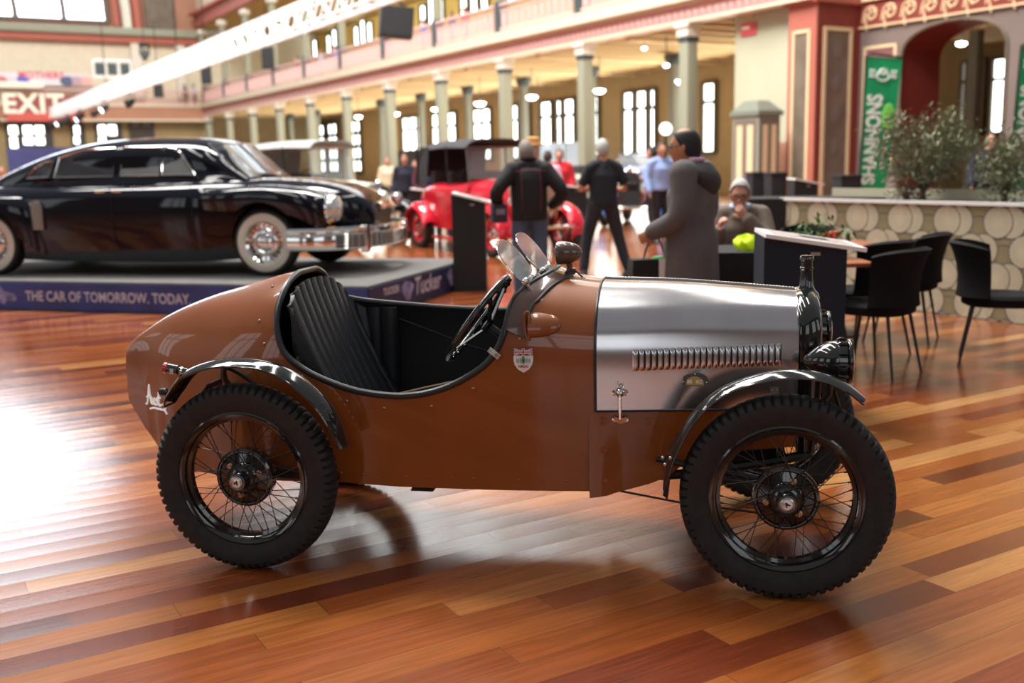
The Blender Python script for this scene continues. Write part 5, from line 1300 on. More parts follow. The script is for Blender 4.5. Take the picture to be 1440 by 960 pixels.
def leafy(name, label, base, R3, n, mm, lsize, seed, stems=7, tr_h=.25, cen=None):
    t = thing(name, label, 'plant' if 'tree' not in name else 'tree', base); random.seed(seed)
    cz = R3[2]; cen = cen or Vector((0, 0, tr_h + cz)); q = MB(); tips = []
    q.tube(spline([(0, 0, 0), (.01, .01, tr_h * .5), (0, 0, tr_h)], 3), [.03] * 7, 8)
    for k in range(stems * 3):
        a = random.uniform(0, 2 * pi); e = random.uniform(-.5, 1); p = cen + Vector((R3[0] * .8 * cos(a) * cos(e), R3[1] * .8 * sin(a) * cos(e), R3[2] * .85 * sin(e)))
        m_ = Vector((0, 0, tr_h)).lerp(p, .5) + Vector((0, 0, .04)); P_ = spline([Vector((0, 0, tr_h * .8)), m_, p], 4); q.tube(P_, [.012 - .009 * i / 8 for i in range(len(P_))], 5); tips += P_[3:]
    q.build('trunk', 'trunk', t)
    q = MB()
    for k in range(n):
        if random.random() < .8: c_ = random.choice(tips) + Vector([random.gauss(0, .085) for _ in range(3)])
        else:
            a = random.uniform(0, 2 * pi); e = math.asin(random.uniform(-.8, 1)); r_ = random.random() ** .4 * random.uniform(.8, 1.08)
            c_ = cen + Vector((R3[0] * r_ * cos(a) * cos(e), R3[1] * r_ * sin(a) * cos(e), R3[2] * r_ * sin(e)))
        d = Vector((random.uniform(-1, 1), random.uniform(-1, 1), random.uniform(-.4, 1))).normalized() * lsize; s_ = d.cross(Vector((random.random(), random.random(), random.random()))).normalized() * lsize * .28
        q.add([c_ - d, c_ + s_, c_ + d, c_ - s_], [(0, 1, 2, 3)])
    q.build('foliage', mm, t, smooth=0); return t
P_ = at(1334, 272, 10.3); u_ = P_.dot(UD)
leafy('olive_tree', 'bushy grey-green olive tree growing in the patterned planter', W(u_, 8.62, 1.0), (.50, .44, .42), 3000, 'leaf', .036, 11, 9, .12, Vector((.02, 0, .52)))
leafy('olive_tree', 'smaller grey-green shrub at the right end of the patterned planter, against the rightmost banner', W(at(1422, 262, 9.4).dot(UD), 8.62, 1.0), (.26, .26, .36), 1300, 'leaf', .034, 12, 6, .06, Vector((0, 0, .34)))
fp = leafy('flowering_plant', 'low pinkish-red plant at the foot of the olive tree', W(u_ + .05, 8.45, 1.0), (.16, .12, .09), 260, 'trunk', .025, 13, 3, .03, Vector((0, 0, .08)))
# ---------------------------------------------------------------- green banners
def banner(label, TL, TR, BL, BR, mm, big=True):
    TL, TR, BL, BR = [Vector(p) for p in (TL, TR, BL, BR)]
    t = thing('feather_banner', label, 'banner', BL.xy.to_3d()); o0 = BL.xy.to_3d()
    def S_(a, b, o=0): 
        p = (BL.lerp(BR, a)).lerp(TL.lerp(TR, a), b); nrm = (BR - BL).cross(TL - BL).normalized(); 
        if nrm.y > 0: nrm = -nrm
        return p + nrm * (o + .05 * sin(pi * b)) - o0
    q = MB(); q.grid([[S_(i / 6, j / 16) for j in range(17)] for i in range(7)]); cl = q.build('cloth', mm, t)
    q = MB(); q.tube([S_(0, -.12), S_(0, 0), S_(0, .5), S_(0, 1), S_(.15, 1.02), S_(1, 1.005)], .018, 6); q.cyl(Vector((0, 0, .0)), S_(0, -.1), .02, n=8); q.build('pole', 'satin', t)
    W_, H_ = (BR - BL).length, (TL - BL).length
    def put(s_, size, a, b, nm, m_, bold, rot=True, fit=None):
        vs, fs = text_geo(s_, size, bold); q = MB()
        if fit: k_ = fit * H_ / (max(v[0] for v in vs) - min(v[0] for v in vs)); vs = [(x * k_, y * max(k_, 1), z) for x, y, z in vs]
        q.add([S_(a - y / W_, b + x / H_, .008) if rot else S_(a + x / W_, b + y / H_, .008) for x, y, z in vs], fs); q.build(nm, m_, cl, smooth=0)
    put('SHANNONS', W_ * .62, .34, .455, 'banner_lettering', 'bwhite', W_ * .02, fit=.60)
    put('CLASSIC CAR INSURANCE', W_ * .155, .76, .42, 'banner_lettering', 'bwhite', .004)
    q = MB()
    for (cx_, cy_, r_) in ((.5, .875, .17), (.5, .905, .10)): q.tube([S_(cx_ + r_ * cos(a), cy_ + r_ * W_ / H_ * sin(a), .01) for a in [2 * pi * i / 20 for i in range(20)]], .018, 5, closed=True)
    for k in range(3):
        for sx in (-1, 1):
            for j in range(2): q.ell(S_(.5 + sx * (.26 + .09 * j), .87 + .02 * k, .01), (.03, .01, .02), 6, m=4)
    q.build('crest', 'bwhite', cl)
    q = MB(); q.ell(S_(.78, .60, .004), (.12, .01, .25), 12); q.build('lime_patch', 'lime', cl)
    return t
banner('green feather banner lettered SHANNONS leaning between the red pier and the arch', at(1218, 79, 18), at(1269, 82, 18), at(1205, 292, 18), at(1241, 290, 18), 'green')
banner('green SHANNONS banner cut off by the right edge of the picture', at(1436, 64, 15.5), at(1490, 66, 15.5), at(1412, 285, 15.5), at(1452, 287, 15.5), 'green')
banner('dark green SHANNONS banner far back, left of the tall cabinet', W(at(1012, 105, 30).dot(UD), 24.2, 5.0), W(at(1012, 105, 30).dot(UD) - .75, 24.2, 5.0), W(at(1012, 105, 30).dot(UD) + .1, 24.2, .6), W(at(1012, 105, 30).dot(UD) - .65, 24.2, .6), 'greendk')
# ---------------------------------------------------------------- draped tables behind the seated man
def draped(label, loc, rz, sz):
    q = MB(); G = []; hx, hy = sz[0] / 2, sz[1] / 2
    per = []
    for i in range(80):
        a = 2 * pi * i / 80; cx_, sy_ = cos(a), sin(a); k = 1 / max(abs(cx_), abs(sy_)); k = min(k, 1.32); per.append((hx * cx_ * k, hy * sy_ * k, 1 + .03 * sin(a * 17)))
    rings = [[Vector((x * (1 + .02 * (1 - t_)) * (w_ if t_ < .9 else 1), y * (1 + .02 * (1 - t_)) * (w_ if t_ < .9 else 1), sz[2] * t_ + .002)) for x, y, w_ in per] for t_ in (0, .3, .6, .9, .985, 1.0)]
    q.loft(rings); o = q.build('draped_table', 'drape'); place(o, loc, rz); tag(o, label, 'table'); return o
draped('black-draped table in front of the seated man', (1.62, 7.55, 0), -.1, (.62, .7, .80))
draped('black-draped long table behind the seated man, left of the planter', (3.35, 11.4, 0), -.2, (1.5, .8, 1.02))
q = MB(); G = [[Vector(((.085 + .02 * sin(3 * a + e)) * cos(a) * cos(e), (.07 + .015 * cos(4 * a)) * sin(a) * cos(e), .05 + .055 * sin(e) + .018 * sin(5 * a + 2 * e))) for a in [2 * pi * i / 20 for i in range(20)]] for e in [-pi / 2 + pi * j / 10 for j in range(11)]]
q.grid(G, cv=True); o = q.build('folded_vest', 'neon', smooth=60); place(o, (1.70, 7.40, .80)); tag(o, 'crumpled neon yellow vest on the black-draped table by the seated man', 'vest')
# ---------------------------------------------------------------- lighting truss, speakers
TV, TZ = 9.5, 4.95
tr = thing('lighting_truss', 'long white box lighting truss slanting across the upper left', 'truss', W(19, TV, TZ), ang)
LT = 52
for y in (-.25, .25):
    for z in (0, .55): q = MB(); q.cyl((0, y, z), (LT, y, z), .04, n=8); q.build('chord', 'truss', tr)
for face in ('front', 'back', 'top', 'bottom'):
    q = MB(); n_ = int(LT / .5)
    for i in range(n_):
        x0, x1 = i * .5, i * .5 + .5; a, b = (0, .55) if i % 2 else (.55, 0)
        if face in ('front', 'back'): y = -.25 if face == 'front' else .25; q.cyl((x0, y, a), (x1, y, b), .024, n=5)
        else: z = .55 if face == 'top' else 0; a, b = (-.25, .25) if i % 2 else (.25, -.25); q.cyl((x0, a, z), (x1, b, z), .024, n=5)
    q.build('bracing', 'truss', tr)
for x in (6, 20, 34): q = MB(); q.cyl((x, 0, .42), (x, 0, 9), .02, n=6); q.build('suspension_cable', 'satin', tr)
def make_spot():
    s_ = thing('spotlight', 'x', 'lamp')
    q = MB(); q.lathe([(0, -.22), (.10, -.20), (.15, -.05), (.17, .15), (.18, .22), (.16, .22)], 16, RX(R(120)), cap=False); q.tube([(0, -.19, 0), (0, -.19, .28), (0, .19, .28), (0, .19, 0)], .02, 6); q.cyl((0, 0, .28), (0, 0, .42), .03, n=8); q.build('housing', 'spk', s_)
    q = MB(); q.lathe([(.155, .19), (0, .2)], 16, RX(R(120)), cap=False); q.build('lens', emat('spot_glow', (.95, 1, 1), 6), s_); return s_
s0 = make_spot(); k = 0
for du in (43.5, 42.2, 41, 39.6, 37.8, 35.6, 33, 30.5, 26, 21.5):
    t = s0 if k == 0 else dup(s0); place(t, W(19 + du + 8, TV + (.15 if k % 2 else -.15), TZ - .45), ang + 2.6 + .4 * (k % 3)); k += 1
    t['label'] = 'small black spotlight clamped under the white truss'; t['group'] = 'spotlights under the truss'
def speaker(label, P_, w_, h_, rz, tilt=0, cable=3.0):
    t = thing('hanging_speaker', label, 'speaker', P_, rz)
    q = MB(); q.box((0, 0, 0), (w_, w_ * .7, h_), .02, X=RY(tilt)); q.build('cabinet', 'spk', t)
    q = MB(); q.box((0, -w_ * .36, 0), (w_ * .9, .02, h_ * .92), X=RY(tilt)); q.build('grille', 'stand2', t, smooth=0)
    q = MB(); q.tube([(-w_ * .3, 0, h_ / 2), (0, 0, h_ / 2 + .25), (w_ * .3, 0, h_ / 2)], .025, 6); q.cyl((0, 0, h_ / 2 + .25), (0, 0, h_ / 2 + cable), .02, n=6); q.build('bracket', 'satin', t)
speaker('large black speaker hanging over the balustrade, top centre-left of the picture', at(557, 32, 32), .98, .88, .2, .10)
speaker('tall black speaker hanging below the truss, left of the balcony people', at(377, 82, 40), .44, .78, .1, 0)
speaker('black speaker with a bright lamp beside it near the left end of the gallery', at(290, 104, 46), .42, .80, .1, 0)
speaker('small grey-black speaker hanging low by the end gallery', at(223, 128, 52), .42, .62, .1, 0)
rg = thing('lighting_rig', 'grey square lighting rig hanging above the end gallery, left of the truss', 'rig', at(158, 97, 66), ang + pi / 2)
q = MB(); 
for z in (-.5, .5):
    for y in (-.25, .25): q.cyl((-1.1, y, z), (1.1, y, z), .05, n=6)
for x in (-1.1, -.4, .4, 1.1): q.cyl((x, 0, -.5), (x, 0, .5), .05, n=6)
q.build('rig_frame', 'truss', rg)
q = MB()
for x in (-.75, 0, .75): q.box((x, 0, 0), (.5, .3, .7), .05)
q.build('lamp_bank', 'col_dark', rg)
pl2 = thing('moving_head_lamp', 'dark moving-head lamp hanging alone left of the gallery posts', 'lamp', at(203, 72, 60), 0)
q = MB(); q.box((0, 0, .35), (.5, .3, .2), .03); q.tube([(-.25, 0, .3), (-.25, 0, -.2), (.25, 0, -.2), (.25, 0, .3)], .05, 6); q.cyl((0, 0, .4), (0, 0, 3), .02, n=6); q.build('yoke', 'spk', pl2)
q = MB(); q.ell((0, 0, -.2), (.2, .2, .32), 14); q.build('head', 'col_dark', pl2)
# round white globe lamp on a stand, behind the man in the grey jacket
t = thing('globe_lamp', 'round white globe lamp on a dark pole above the man in the grey jacket', 'lamp', at(936, 181, 20).xy.to_3d()); zz = at(936, 181, 20).z
q = MB(); q.ell((0, 0, zz), (.12, .12, .12), 16); q.build('globe', emat('globe_glow', (1, 1, .96), 3), t)
q = MB(); q.cyl((0, 0, 0), (0, 0, zz - .1), .02, n=8); q.lathe([(.15, 0), (.15, .02), (.02, .05)], 16); q.build('pole', 'satin', t)
# blue panels and dark screens along the aisle
for (px0, px1, py0, py1, v, mm, lab) in ((760, 792, 202, 226, 27.5, 'panel_blue', 'pale blue display panel far behind the straw hat'), (796, 815, 200, 226, 27.5, 'panel_blue', 'second pale blue display panel beside the balcony column'), (556, 592, 212, 240, 29.5, 'spk', 'black screen standing below the far windows'), (884, 930, 214, 232, 29.5, 'spk', 'long black screen below the windows behind the blue car')):
    u1, z1_ = on_v(px0, py0, v); u0, _ = on_v(px1, py0, v); 
    M.setdefault('panel_blue', mat('panel_blue', lin((176, 200, 226)), .6))
    q = hmb(); q.box(((u0 + u1) / 2, v, z1_ / 2), (abs(u1 - u0), .08, z1_)); o = q.build('notice_board', mm, smooth=0); tag(o, lab, 'panel')
# ================================================================ people
SK = mat('skin', lin((196, 140, 116)), .55); SK2 = mat('skin_tan', lin((176, 122, 92)), .55)
CL = {}
def cloth(c, rough=.85):
    k = c
    if k not in CL: CL[k] = mat('cloth_%d_%d_%d' % c, lin(c), rough, noise=.15, scale=6, bump=.2, bscale=25)
    return CL[k]
def voxel(mb, name, m_, parent, vs, smooth_it=3):
    me = bpy.data.meshes.new('tmp'); me.from_pydata([tuple(p) for p in mb.v], [], mb.f)
    bm = bmesh.new(); bm.from_mesh(me); bmesh.ops.recalc_face_normals(bm, faces=bm.faces); bm.to_mesh(me); bm.free()
    o = bpy.data.objects.new('tmp', me); COL.objects.link(o)
    md = o.modifiers.new('r', 'REMESH'); md.mode = 'VOXEL'; md.voxel_size = vs; md.use_smooth_shade = True
    if smooth_it: md = o.modifiers.new('s', 'SMOOTH'); md.iterations = smooth_it; md.factor = .5
    dg = bpy.context.evaluated_depsgraph_get(); dg.update()
    m2 = bpy.data.meshes.new_from_object(o.evaluated_get(dg)); bpy.data.objects.remove(o); m2.name = name
    m2.materials.clear(); m2.materials.append(m_)
    for p in m2.polygons: p.use_smooth = True
    q = bpy.data.objects.new(name, m2); COL.objects.link(q); q.parent = parent; return q
def tor(mb, pts, w, d):
    """torso through points with elliptical sections (w across y, d along x)"""
    P = spline(pts, 5); n = len(P); rings = []
    for i, p in enumerate(P):
        t_ = i / (n - 1) * (len(w) - 1); k = min(int(t_), len(w) - 2); f = t_ - k
        ww = w[k] + (w[k + 1] - w[k]) * f; dd = d[k] + (d[k + 1] - d[k]) * f
        rings.append([p + Vector((dd * cos(a), ww * sin(a), 0)) for a in [2 * pi * j / 20 for j in range(20)]])
    mb.loft(rings)
def limb(mb, pts, r, k=5):
    P = spline(pts, k); n = len(P); rr = []
    for i in range(n):
        t_ = i / (n - 1) * (len(r) - 1); q = min(int(t_), len(r) - 2); rr.append(r[q] + (r[q + 1] - r[q]) * (t_ - q))
    mb.tube(P, rr, 12)
    for e, s_ in ((P[0], rr[0]), (P[-1], rr[-1])): mb.ell(e, (s_, s_, s_), 12, m=8)
def hand(mb, wrist, d, palm_n, side, curl=.5, sc=1.0):
    """palm and five separate curled fingers"""
    d = Vector(d).normalized(); n = Vector(palm_n).normalized(); s_ = d.cross(n).normalized() * side; n = s_.cross(d).normalized() * (1 if s_.cross(d).dot(n) > 0 else -1)
    w = Vector(wrist); c = w + d * .05 * sc
    rings = []
    for t_, hw_, th in ((-.02, .026, .020), (.0, .028, .02), (.04, .038, .017), (.085, .040, .014), (.095, .034, .010)):
        o = w + d * t_ * sc; rings.append([o + s_ * hw_ * sc * cos(a) + n * th * sc * sin(a) for a in [2 * pi * j / 12 for j in range(12)]])
    mb.loft(rings)
    for k, (off, ln) in enumerate(((.031, .066), (.011, .076), (-.010, .071), (-.030, .056))):
        p = w + d * .085 * sc + s_ * off * sc; ang_ = 0; P = [p - d * .02 * sc]; dd = d.copy()
        for seg in (.45, .32, .26):
            ang_ += curl * .75; dd = d * cos(ang_) + n * sin(ang_); P.append(P[-1] + dd * ln * seg * sc + (d * .02 * sc if len(P) == 1 else Vector()))
        mb.tube(P, [.0095 * sc, .009 * sc, .008 * sc, .0068 * sc], 8); mb.ell(P[-1], (.007 * sc,) * 3, 8, m=5)
    b = w + d * .022 * sc + s_ * .026 * sc; dd = (d * .6 + s_ * .8).normalized()
    P = [b, b + dd * .032 * sc + n * .008 * sc, b + dd * .045 * sc + d * .022 * sc + n * (.012 + .02 * curl) * sc, b + dd * .048 * sc + d * .045 * sc + n * (.012 + .035 * curl) * sc]
    mb.tube(P, [.013 * sc, .011 * sc, .0095 * sc, .008 * sc], 8); mb.ell(P[-1], (.008 * sc,) * 3, 8, m=5)
def person(label, loc, rz, J=None, top=(30, 30, 34), legs=(40, 44, 56), hair=(120, 112, 104), skin=None, detail=True, kind='jacket', hairstyle='short', scale=1.0, hat=None, glasses=False, group=None, lower=True, bald=0, collar=None, shoe=(24, 24, 26), belly=0.0):
    t = thing('person', label, 'person', loc, rz, group); t.scale = (scale,) * 3
    sk = skin or SK
    D = dict(pel=(0, 0, .95), wai=(0, 0, 1.08), che=(.0, 0, 1.28), nec=(-.005, 0, 1.46), head=(.025, 0, 1.61), tilt=0.0, turn=0.0,
             sL=(-.01, .178, 1.375), eL=(-.02, .25, 1.13), wL=(.08, .26, .90), sR=(-.01, -.178, 1.375), eR=(-.02, -.25, 1.13), wR=(.08, -.26, .90),
             hL=(0, .09, .92), kL=(.02, .10, .50), aL=(-.02, .11, .09), hR=(0, -.09, .92), kR=(.02, -.10, .50), aR=(-.02, -.11, .09), curl=.5, nL=(0, -1, 0), nR=(0, 1, 0), fL=None, fR=None)
    if J: D.update(J)
    V = {k: Vector(v) if isinstance(v, tuple) else v for k, v in D.items()}
    vs = .0125 if detail else .022
    b = MB()
    tor(b, [V['pel'] - Vector((0, 0, .07)), V['pel'], V['wai'], V['che'], (V['sL'] + V['sR']) / 2 + Vector((0, 0, .0))], [.13, .155, .135, .155, .11], [.095, .105, .09, .105, .06])
    for s_ in 'LR': limb(b, [V['nec'] - Vector((0, 0, .03)), (V['nec'] + V['s' + s_]) / 2 + Vector((0, 0, .002)), V['s' + s_]], [.045, .05, .052], 3)
    b.tube([V['nec'] - Vector((0, 0, .06)), V['nec'] + (V['head'] - V['nec']) * .55], [.062, .052], 12)
    for s_ in 'LR':
        limb(b, [V['s' + s_], V['e' + s_], V['w' + s_]], [.055, .042, .036, .033, .024])
        limb(b, [V['h' + s_], V['k' + s_], V['a' + s_]], [.085, .068, .052, .052, .036])
        fd = V['f' + s_] if V['f' + s_] is not None else (V['w' + s_] - V['e' + s_]).normalized()
        hand(b, V['w' + s_] + fd * .01, fd, V['n' + s_], 1 if s_ == 'L' else -1, D['curl'])
    # head
    HX = T(*V['head']) @ RZ(D['turn']) @ RY(D['tilt'])
    G = []
    for j in range(17):
        e = -pi / 2 + pi * j / 16; row = []
        for i in range(24):
            a = 2 * pi * i / 24; x, y, z = cos(a) * cos(e), sin(a) * cos(e), sin(e)
            fx = .098 * x; fy = .074 * y; fz = .122 * z
            if z < 0: fy *= 1 - .28 * z * z; fx = fx * (1 - .10 * z * z) + (.012 if x > 0 else -.02) * -z * (1 if x > 0 else .6)
            if x < 0: fx *= 1.03
            row.append(HX @ Vector((fx, fy, fz)))
        G.append(row)
    b.grid(G, cv=True)
    b.tube([HX @ Vector((.088, 0, .022)), HX @ Vector((.104, 0, -.006)), HX @ Vector((.114, 0, -.024)), HX @ Vector((.096, 0, -.036))], [.008, .012, .016, .012], 8)
    b.tube([HX @ Vector((.080, -.045, .030)), HX @ Vector((.094, 0, .034)), HX @ Vector((.080, .045, .030))], .010, 8)
    b.ell(HX @ Vector((.072, 0, -.104)), (.026, .03, .022), 10)
    for sy in (-1, 1): b.ell(HX @ Vector((-.004, sy * .078, -.006)), (.020, .012, .032), 10)
    b.tube([HX @ Vector((.086, -.024, -.064)), HX @ Vector((.096, 0, -.062)), HX @ Vector((.086, .024, -.064))], .008, 6)
    if not lower:
        pass
    voxel(b, 'body', sk, t, vs * .8 if detail else vs, 2)
    if detail:
        for sy in (-1, 1):
            q = MB(); q.ell(HX @ Vector((.084, sy * .031, .008)), (.009, .012, .007), 10, m=6); q.build('eye', 'interior', t)
        q = MB(); q.tube([HX @ Vector((.094, -.02, -.064)), HX @ Vector((.101, 0, -.063)), HX @ Vector((.094, .02, -.064))], .004, 6); q.build('mouth', mat('lips', lin((150, 84, 76)), .5), t)
    if glasses:
        q = MB()
        for sy in (-1, 1):
            q.tube([HX @ Vector((.106, sy * .033 + .025 * cos(a), .006 + .018 * sin(a))) for a in [2 * pi * i / 16 for i in range(16)]], .003, 5, closed=True); q.tube([HX @ Vector((.104, sy * .058, .01)), HX @ Vector((.0, sy * .083, .01))], .003, 5)
        q.tube([HX @ Vector((.108, -.008, .01)), HX @ Vector((.108, .008, .01))], .003, 5); q.build('glasses', 'interior', t)
    # hair: a shell over the skull
    q = MB(); G = []
    for j in range(13):
        e = R(-38) + (R(90) - R(-38)) * j / 12; row = []
        for i in range(28):
            a = 2 * pi * i / 28; x, y = cos(a), sin(a); front = max(0, x)
            ee = max(e, R(interp([(-1, -36), (-.25, -30), (.05, 2), (.35, 22), (.7, 44), (1, 48)], x))); x_, y_, z_ = cos(a) * cos(ee), sin(a) * cos(ee), sin(ee)
            rr = 1.10 - (.05 if bald and z_ > .8 else 0) + .012 * sin(9 * a + 3 * j)
            if bald and z_ > .75 and x_ > -.5: rr = .97
            row.append(HX @ Vector((x_ * .100 * rr, y_ * .076 * rr * 1.02, z_ * .122 * rr)))
        G.append(row)
    q.grid(G, cv=True); q.build('hair', cloth(hair, .7), t, smooth=60)
    if hat:
        q = MB(); q.lathe([(.0, .155), (.05, .158), (.085, .145), (.092, .10), (.095, .07), (.12, .060), (.155, .062), (.155, .054), (.095, .05)], 24, HX @ Matrix.Diagonal((1.1, 1, 1, 1)) @ T(0, 0, -.01), cap=False); q.build('hat', cloth(hat, .8), t)
    # trousers
    q = MB()
    tor(q, [V['pel'] - Vector((0, 0, .09)), V['pel'], V['wai'] - Vector((0, 0, .02))], [.15, .178, .165 + belly * .5], [.115, .125 + belly * .3, .115 + belly])
    for s_ in 'LR':
        a_ = V['a' + s_]; limb(q, [V['h' + s_], V['k' + s_], a_ + (V['k' + s_] - a_) * .06], [.108, .095, .078, .070, .062])
    voxel(q, 'trousers', cloth(legs), t, vs, 3)
    for s_ in 'LR':
        a_ = V['a' + s_]; q = MB(); rings = []
        for x, w_, z1 in ((-.075, .030, .05), (-.06, .040, .10), (-.02, .043, .115), (.05, .045, .085), (.12, .050, .06), (.17, .042, .045), (.195, .02, .03)):
            rings.append([Vector((a_.x + x, a_.y + w_ * cos(u_), a_.z - .09 + max(0, (z1 / 2 + z1 / 2 * sin(u_))))) for u_ in [2 * pi * i / 12 for i in range(12)]])
        q.loft(rings); q.build('shoe', cloth(shoe, .5), t)
    # upper garment
    q = MB(); tsh = kind == 'tshirt'; ex = .0 if tsh else .014
    lowz = {'tshirt': -.05, 'jacket': -.10, 'coat': -.30, 'sweater': -.04}[kind]
    if kind == 'coat':
        tor(q, [V['pel'] + Vector((0, 0, lowz)), V['pel'], V['wai'], V['che'], (V['sL'] + V['sR']) / 2 + Vector((0, 0, .02))], [.235, .222, .20, .205, .13], [.19, .175, .15, .16, .085])
    else:
        tor(q, [V['pel'] + Vector((0, 0, lowz)), V['wai'], V['che'], (V['sL'] + V['sR']) / 2 + Vector((0, 0, .02))], [.185 + ex, .172 + ex + belly * .4, .185 + ex, .125 + ex], [.135 + ex + belly * .6, .125 + ex + belly, .135 + ex, .075 + ex])
    for s_ in 'LR':
        S1, E1, W1 = V['s' + s_], V['e' + s_], V['w' + s_]
        if tsh: limb(q, [S1, S1.lerp(E1, .45), S1.lerp(E1, .72)], [.074, .070, .066])
        else: limb(q, [S1, E1, W1.lerp(E1, .04)], [(.076 if kind == 'sweater' else .086) + ex, .070 + ex, .062 + ex, .056 + ex, .046 + ex])
    for s_ in 'LR': limb(q, [V['nec'] - Vector((0, 0, .045)), (V['nec'] + V['s' + s_]) / 2, V['s' + s_]], [.068, .072, .070 + ex], 3)
    q.tube([V['nec'] - Vector((0, 0, .07)), V['nec'] + Vector((0, 0, .015 if not tsh else -.02))], [.10, .073], 14)
    voxel(q, {'tshirt': 't_shirt', 'jacket': 'jacket', 'coat': 'hooded_coat', 'sweater': 'sweater'}[kind], cloth(top), t, vs, 3)
    if collar:
        q = MB(); q.tube([V['nec'] + Vector((.070 * cos(a), .072 * sin(a), .018 + .015 * (cos(a) < 0))) for a in [2 * pi * i / 20 for i in range(20)]], .018, 8, closed=True); q.build('collar', cloth(collar), t)
    return t, V, HX
# man in the black jacket, back to the camera, hands towards his hips
p_, V, HX = person('man in a black jacket and blue jeans seen from behind beside the red tourer', (.22, 11.2, 0), R(97), dict(nec=(.03, 0, 1.47), head=(.075, .02, 1.575), tilt=.35, eL=(-.10, .36, 1.16), wL=(.10, .32, 1.0), eR=(-.10, -.34, 1.14), wR=(.13, -.27, 1.0), kL=(.02, .12, .5), aL=(-.02, .13, .09), kR=(.02, -.12, .5), aR=(-.02, -.13, .09)), (22, 21, 22), (70, 88, 116), (128, 118, 112), kind='jacket', belly=.03, collar=(22, 21, 22), scale=1.0)
for pts in ([(-.135, -.10, 1.40), (-.165, -.10, 1.2), (-.16, -.10, .95)], [(-.135, .10, 1.40), (-.165, .10, 1.2), (-.16, .10, .95)], [(-.12, -.17, 1.37), (-.145, 0, 1.385), (-.12, .17, 1.37)]):
    q = MB(); q.tube(spline(pts, 6), .004, 5); q.build('jacket_piping', cloth((110, 40, 44)), p_)
cm = thing('camera_bag', 'small dark camera bag at the left hip of the man in the black jacket', 'bag', (-.11, 11.12, .93), .3)
q = MB(); q.box((0, 0, 0), (.17, .13, .20), .03); q.build('pouch', cloth((48, 46, 60)), cm); q = MB(); q.box((0, -.068, .02), (.10, .01, .06), .004); q.build('flap', cloth((120, 110, 130)), cm)
# man in a straw hat just behind him
person('man in a straw hat standing just behind the man in the black jacket', (.30, 13.0, 0), R(60), None, (196, 170, 150), (90, 90, 96), (190, 180, 170), hat=(206, 160, 96), kind='sweater', scale=1.01)
# man in black t-shirt
p_, V, HX = person('grey-haired man in a black T-shirt and dark trousers standing with legs apart, back turned', (1.20, 13.2, 0), R(100), dict(eR=(-.04, -.30, 1.14), wR=(.20, -.22, 1.10), eL=(.02, .29, 1.13), wL=(.22, .18, 1.12), hL=(0, .10, .92), kL=(.06, .20, .50), aL=(.02, .26, .09), kR=(.02, -.20, .50), aR=(-.08, -.30, .09), tilt=.1), (26, 30, 40), (40, 42, 52), (176, 174, 172), kind='tshirt', belly=.02, shoe=(60, 62, 70))
cm = thing('handheld_camera', 'black camera held by the man in the black T-shirt', 'camera', (1.56, 13.12, 1.13), .2)
q = MB(); q.box((0, 0, 0), (.13, .09, .10), .015); q.build('camera_body', 'spk', cm); q = MB(); q.cyl((.0, .04, 0), (0, .12, 0), .035, .04, n=14); q.build('camera_lens', 'satin', cm)
# man in the grey hooded jacket, turned to the left
p_, V, HX = person('dark-haired man in a dark grey hooded jacket and pink shirt walking left behind the bonnet', (1.22, 6.95, 0), R(150), dict(nec=(.0, 0, 1.415), head=(.045, .0, 1.535), pel=(0, 0, .91), wai=(0, 0, 1.03), che=(0, 0, 1.23), sL=(-.01, .18, 1.355), sR=(-.01, -.18, 1.355), tilt=.12, turn=.1, eL=(.0, .24, 1.09), wL=(.20, .20, .98), eR=(-.02, -.25, 1.09), wR=(.16, -.20, .97), hL=(0, .09, .88), hR=(0, -.09, .88), kL=(.12, .10, .48), kR=(-.06, -.10, .47), aR=(-.22, -.11, .10), aL=(.10, .11, .09), curl=.8), (94, 90, 90), (38, 38, 44), (30, 24, 24), SK2, kind='coat', bald=1, glasses=True, collar=(206, 160, 190))
q = MB(); G = []
for i in range(17):
    a = R(95) + R(170) * i / 16; row = []
    for j in range(7):
        t_ = j / 6; r_ = .10 + .07 * sin(pi * t_ * .8); row.append(Vector((r_ * cos(a) * 1.05 - .02, r_ * sin(a) * 1.05, 1.43 - .16 * t_ * abs(cos(a)) - .05 * t_)))
    G.append(row)
q.grid(G); q.build('hood', cloth((60, 56, 56)), p_, solid=.02, smooth=70)
bg_ = thing('shopping_bag', 'black shopping bag with a white label carried by the man in the grey jacket', 'bag', (.97, 6.93, 0), .15)
q = MB(); q.loft([[Vector((a * w_, b * .07, z)) for a, b in ((-1, -1), (1, -1), (1, 1), (-1, 1))] for z, w_ in ((.42, .15), (.44, .16), (.74, .17), (.80, .165))]); q.build('bag_body', 'drape', bg_, smooth=0)
q = MB(); q.tube(spline([(-.08, 0, .79), (-.03, 0, .93), (.03, 0, .93), (.08, 0, .79)], 5), .006, 6); q.build('handle', 'drape', bg_)
q = MB(); q.box((.05, -.078, .72), (.08, .006, .17)); q.build('white_label', 'board', bg_, smooth=0)
q = MB(); q.ell((.02, -.03, .80), (.05, .03, .02), 12); q.build('green_item', mat('item_green', (.05, .5, .12), .6), bg_)
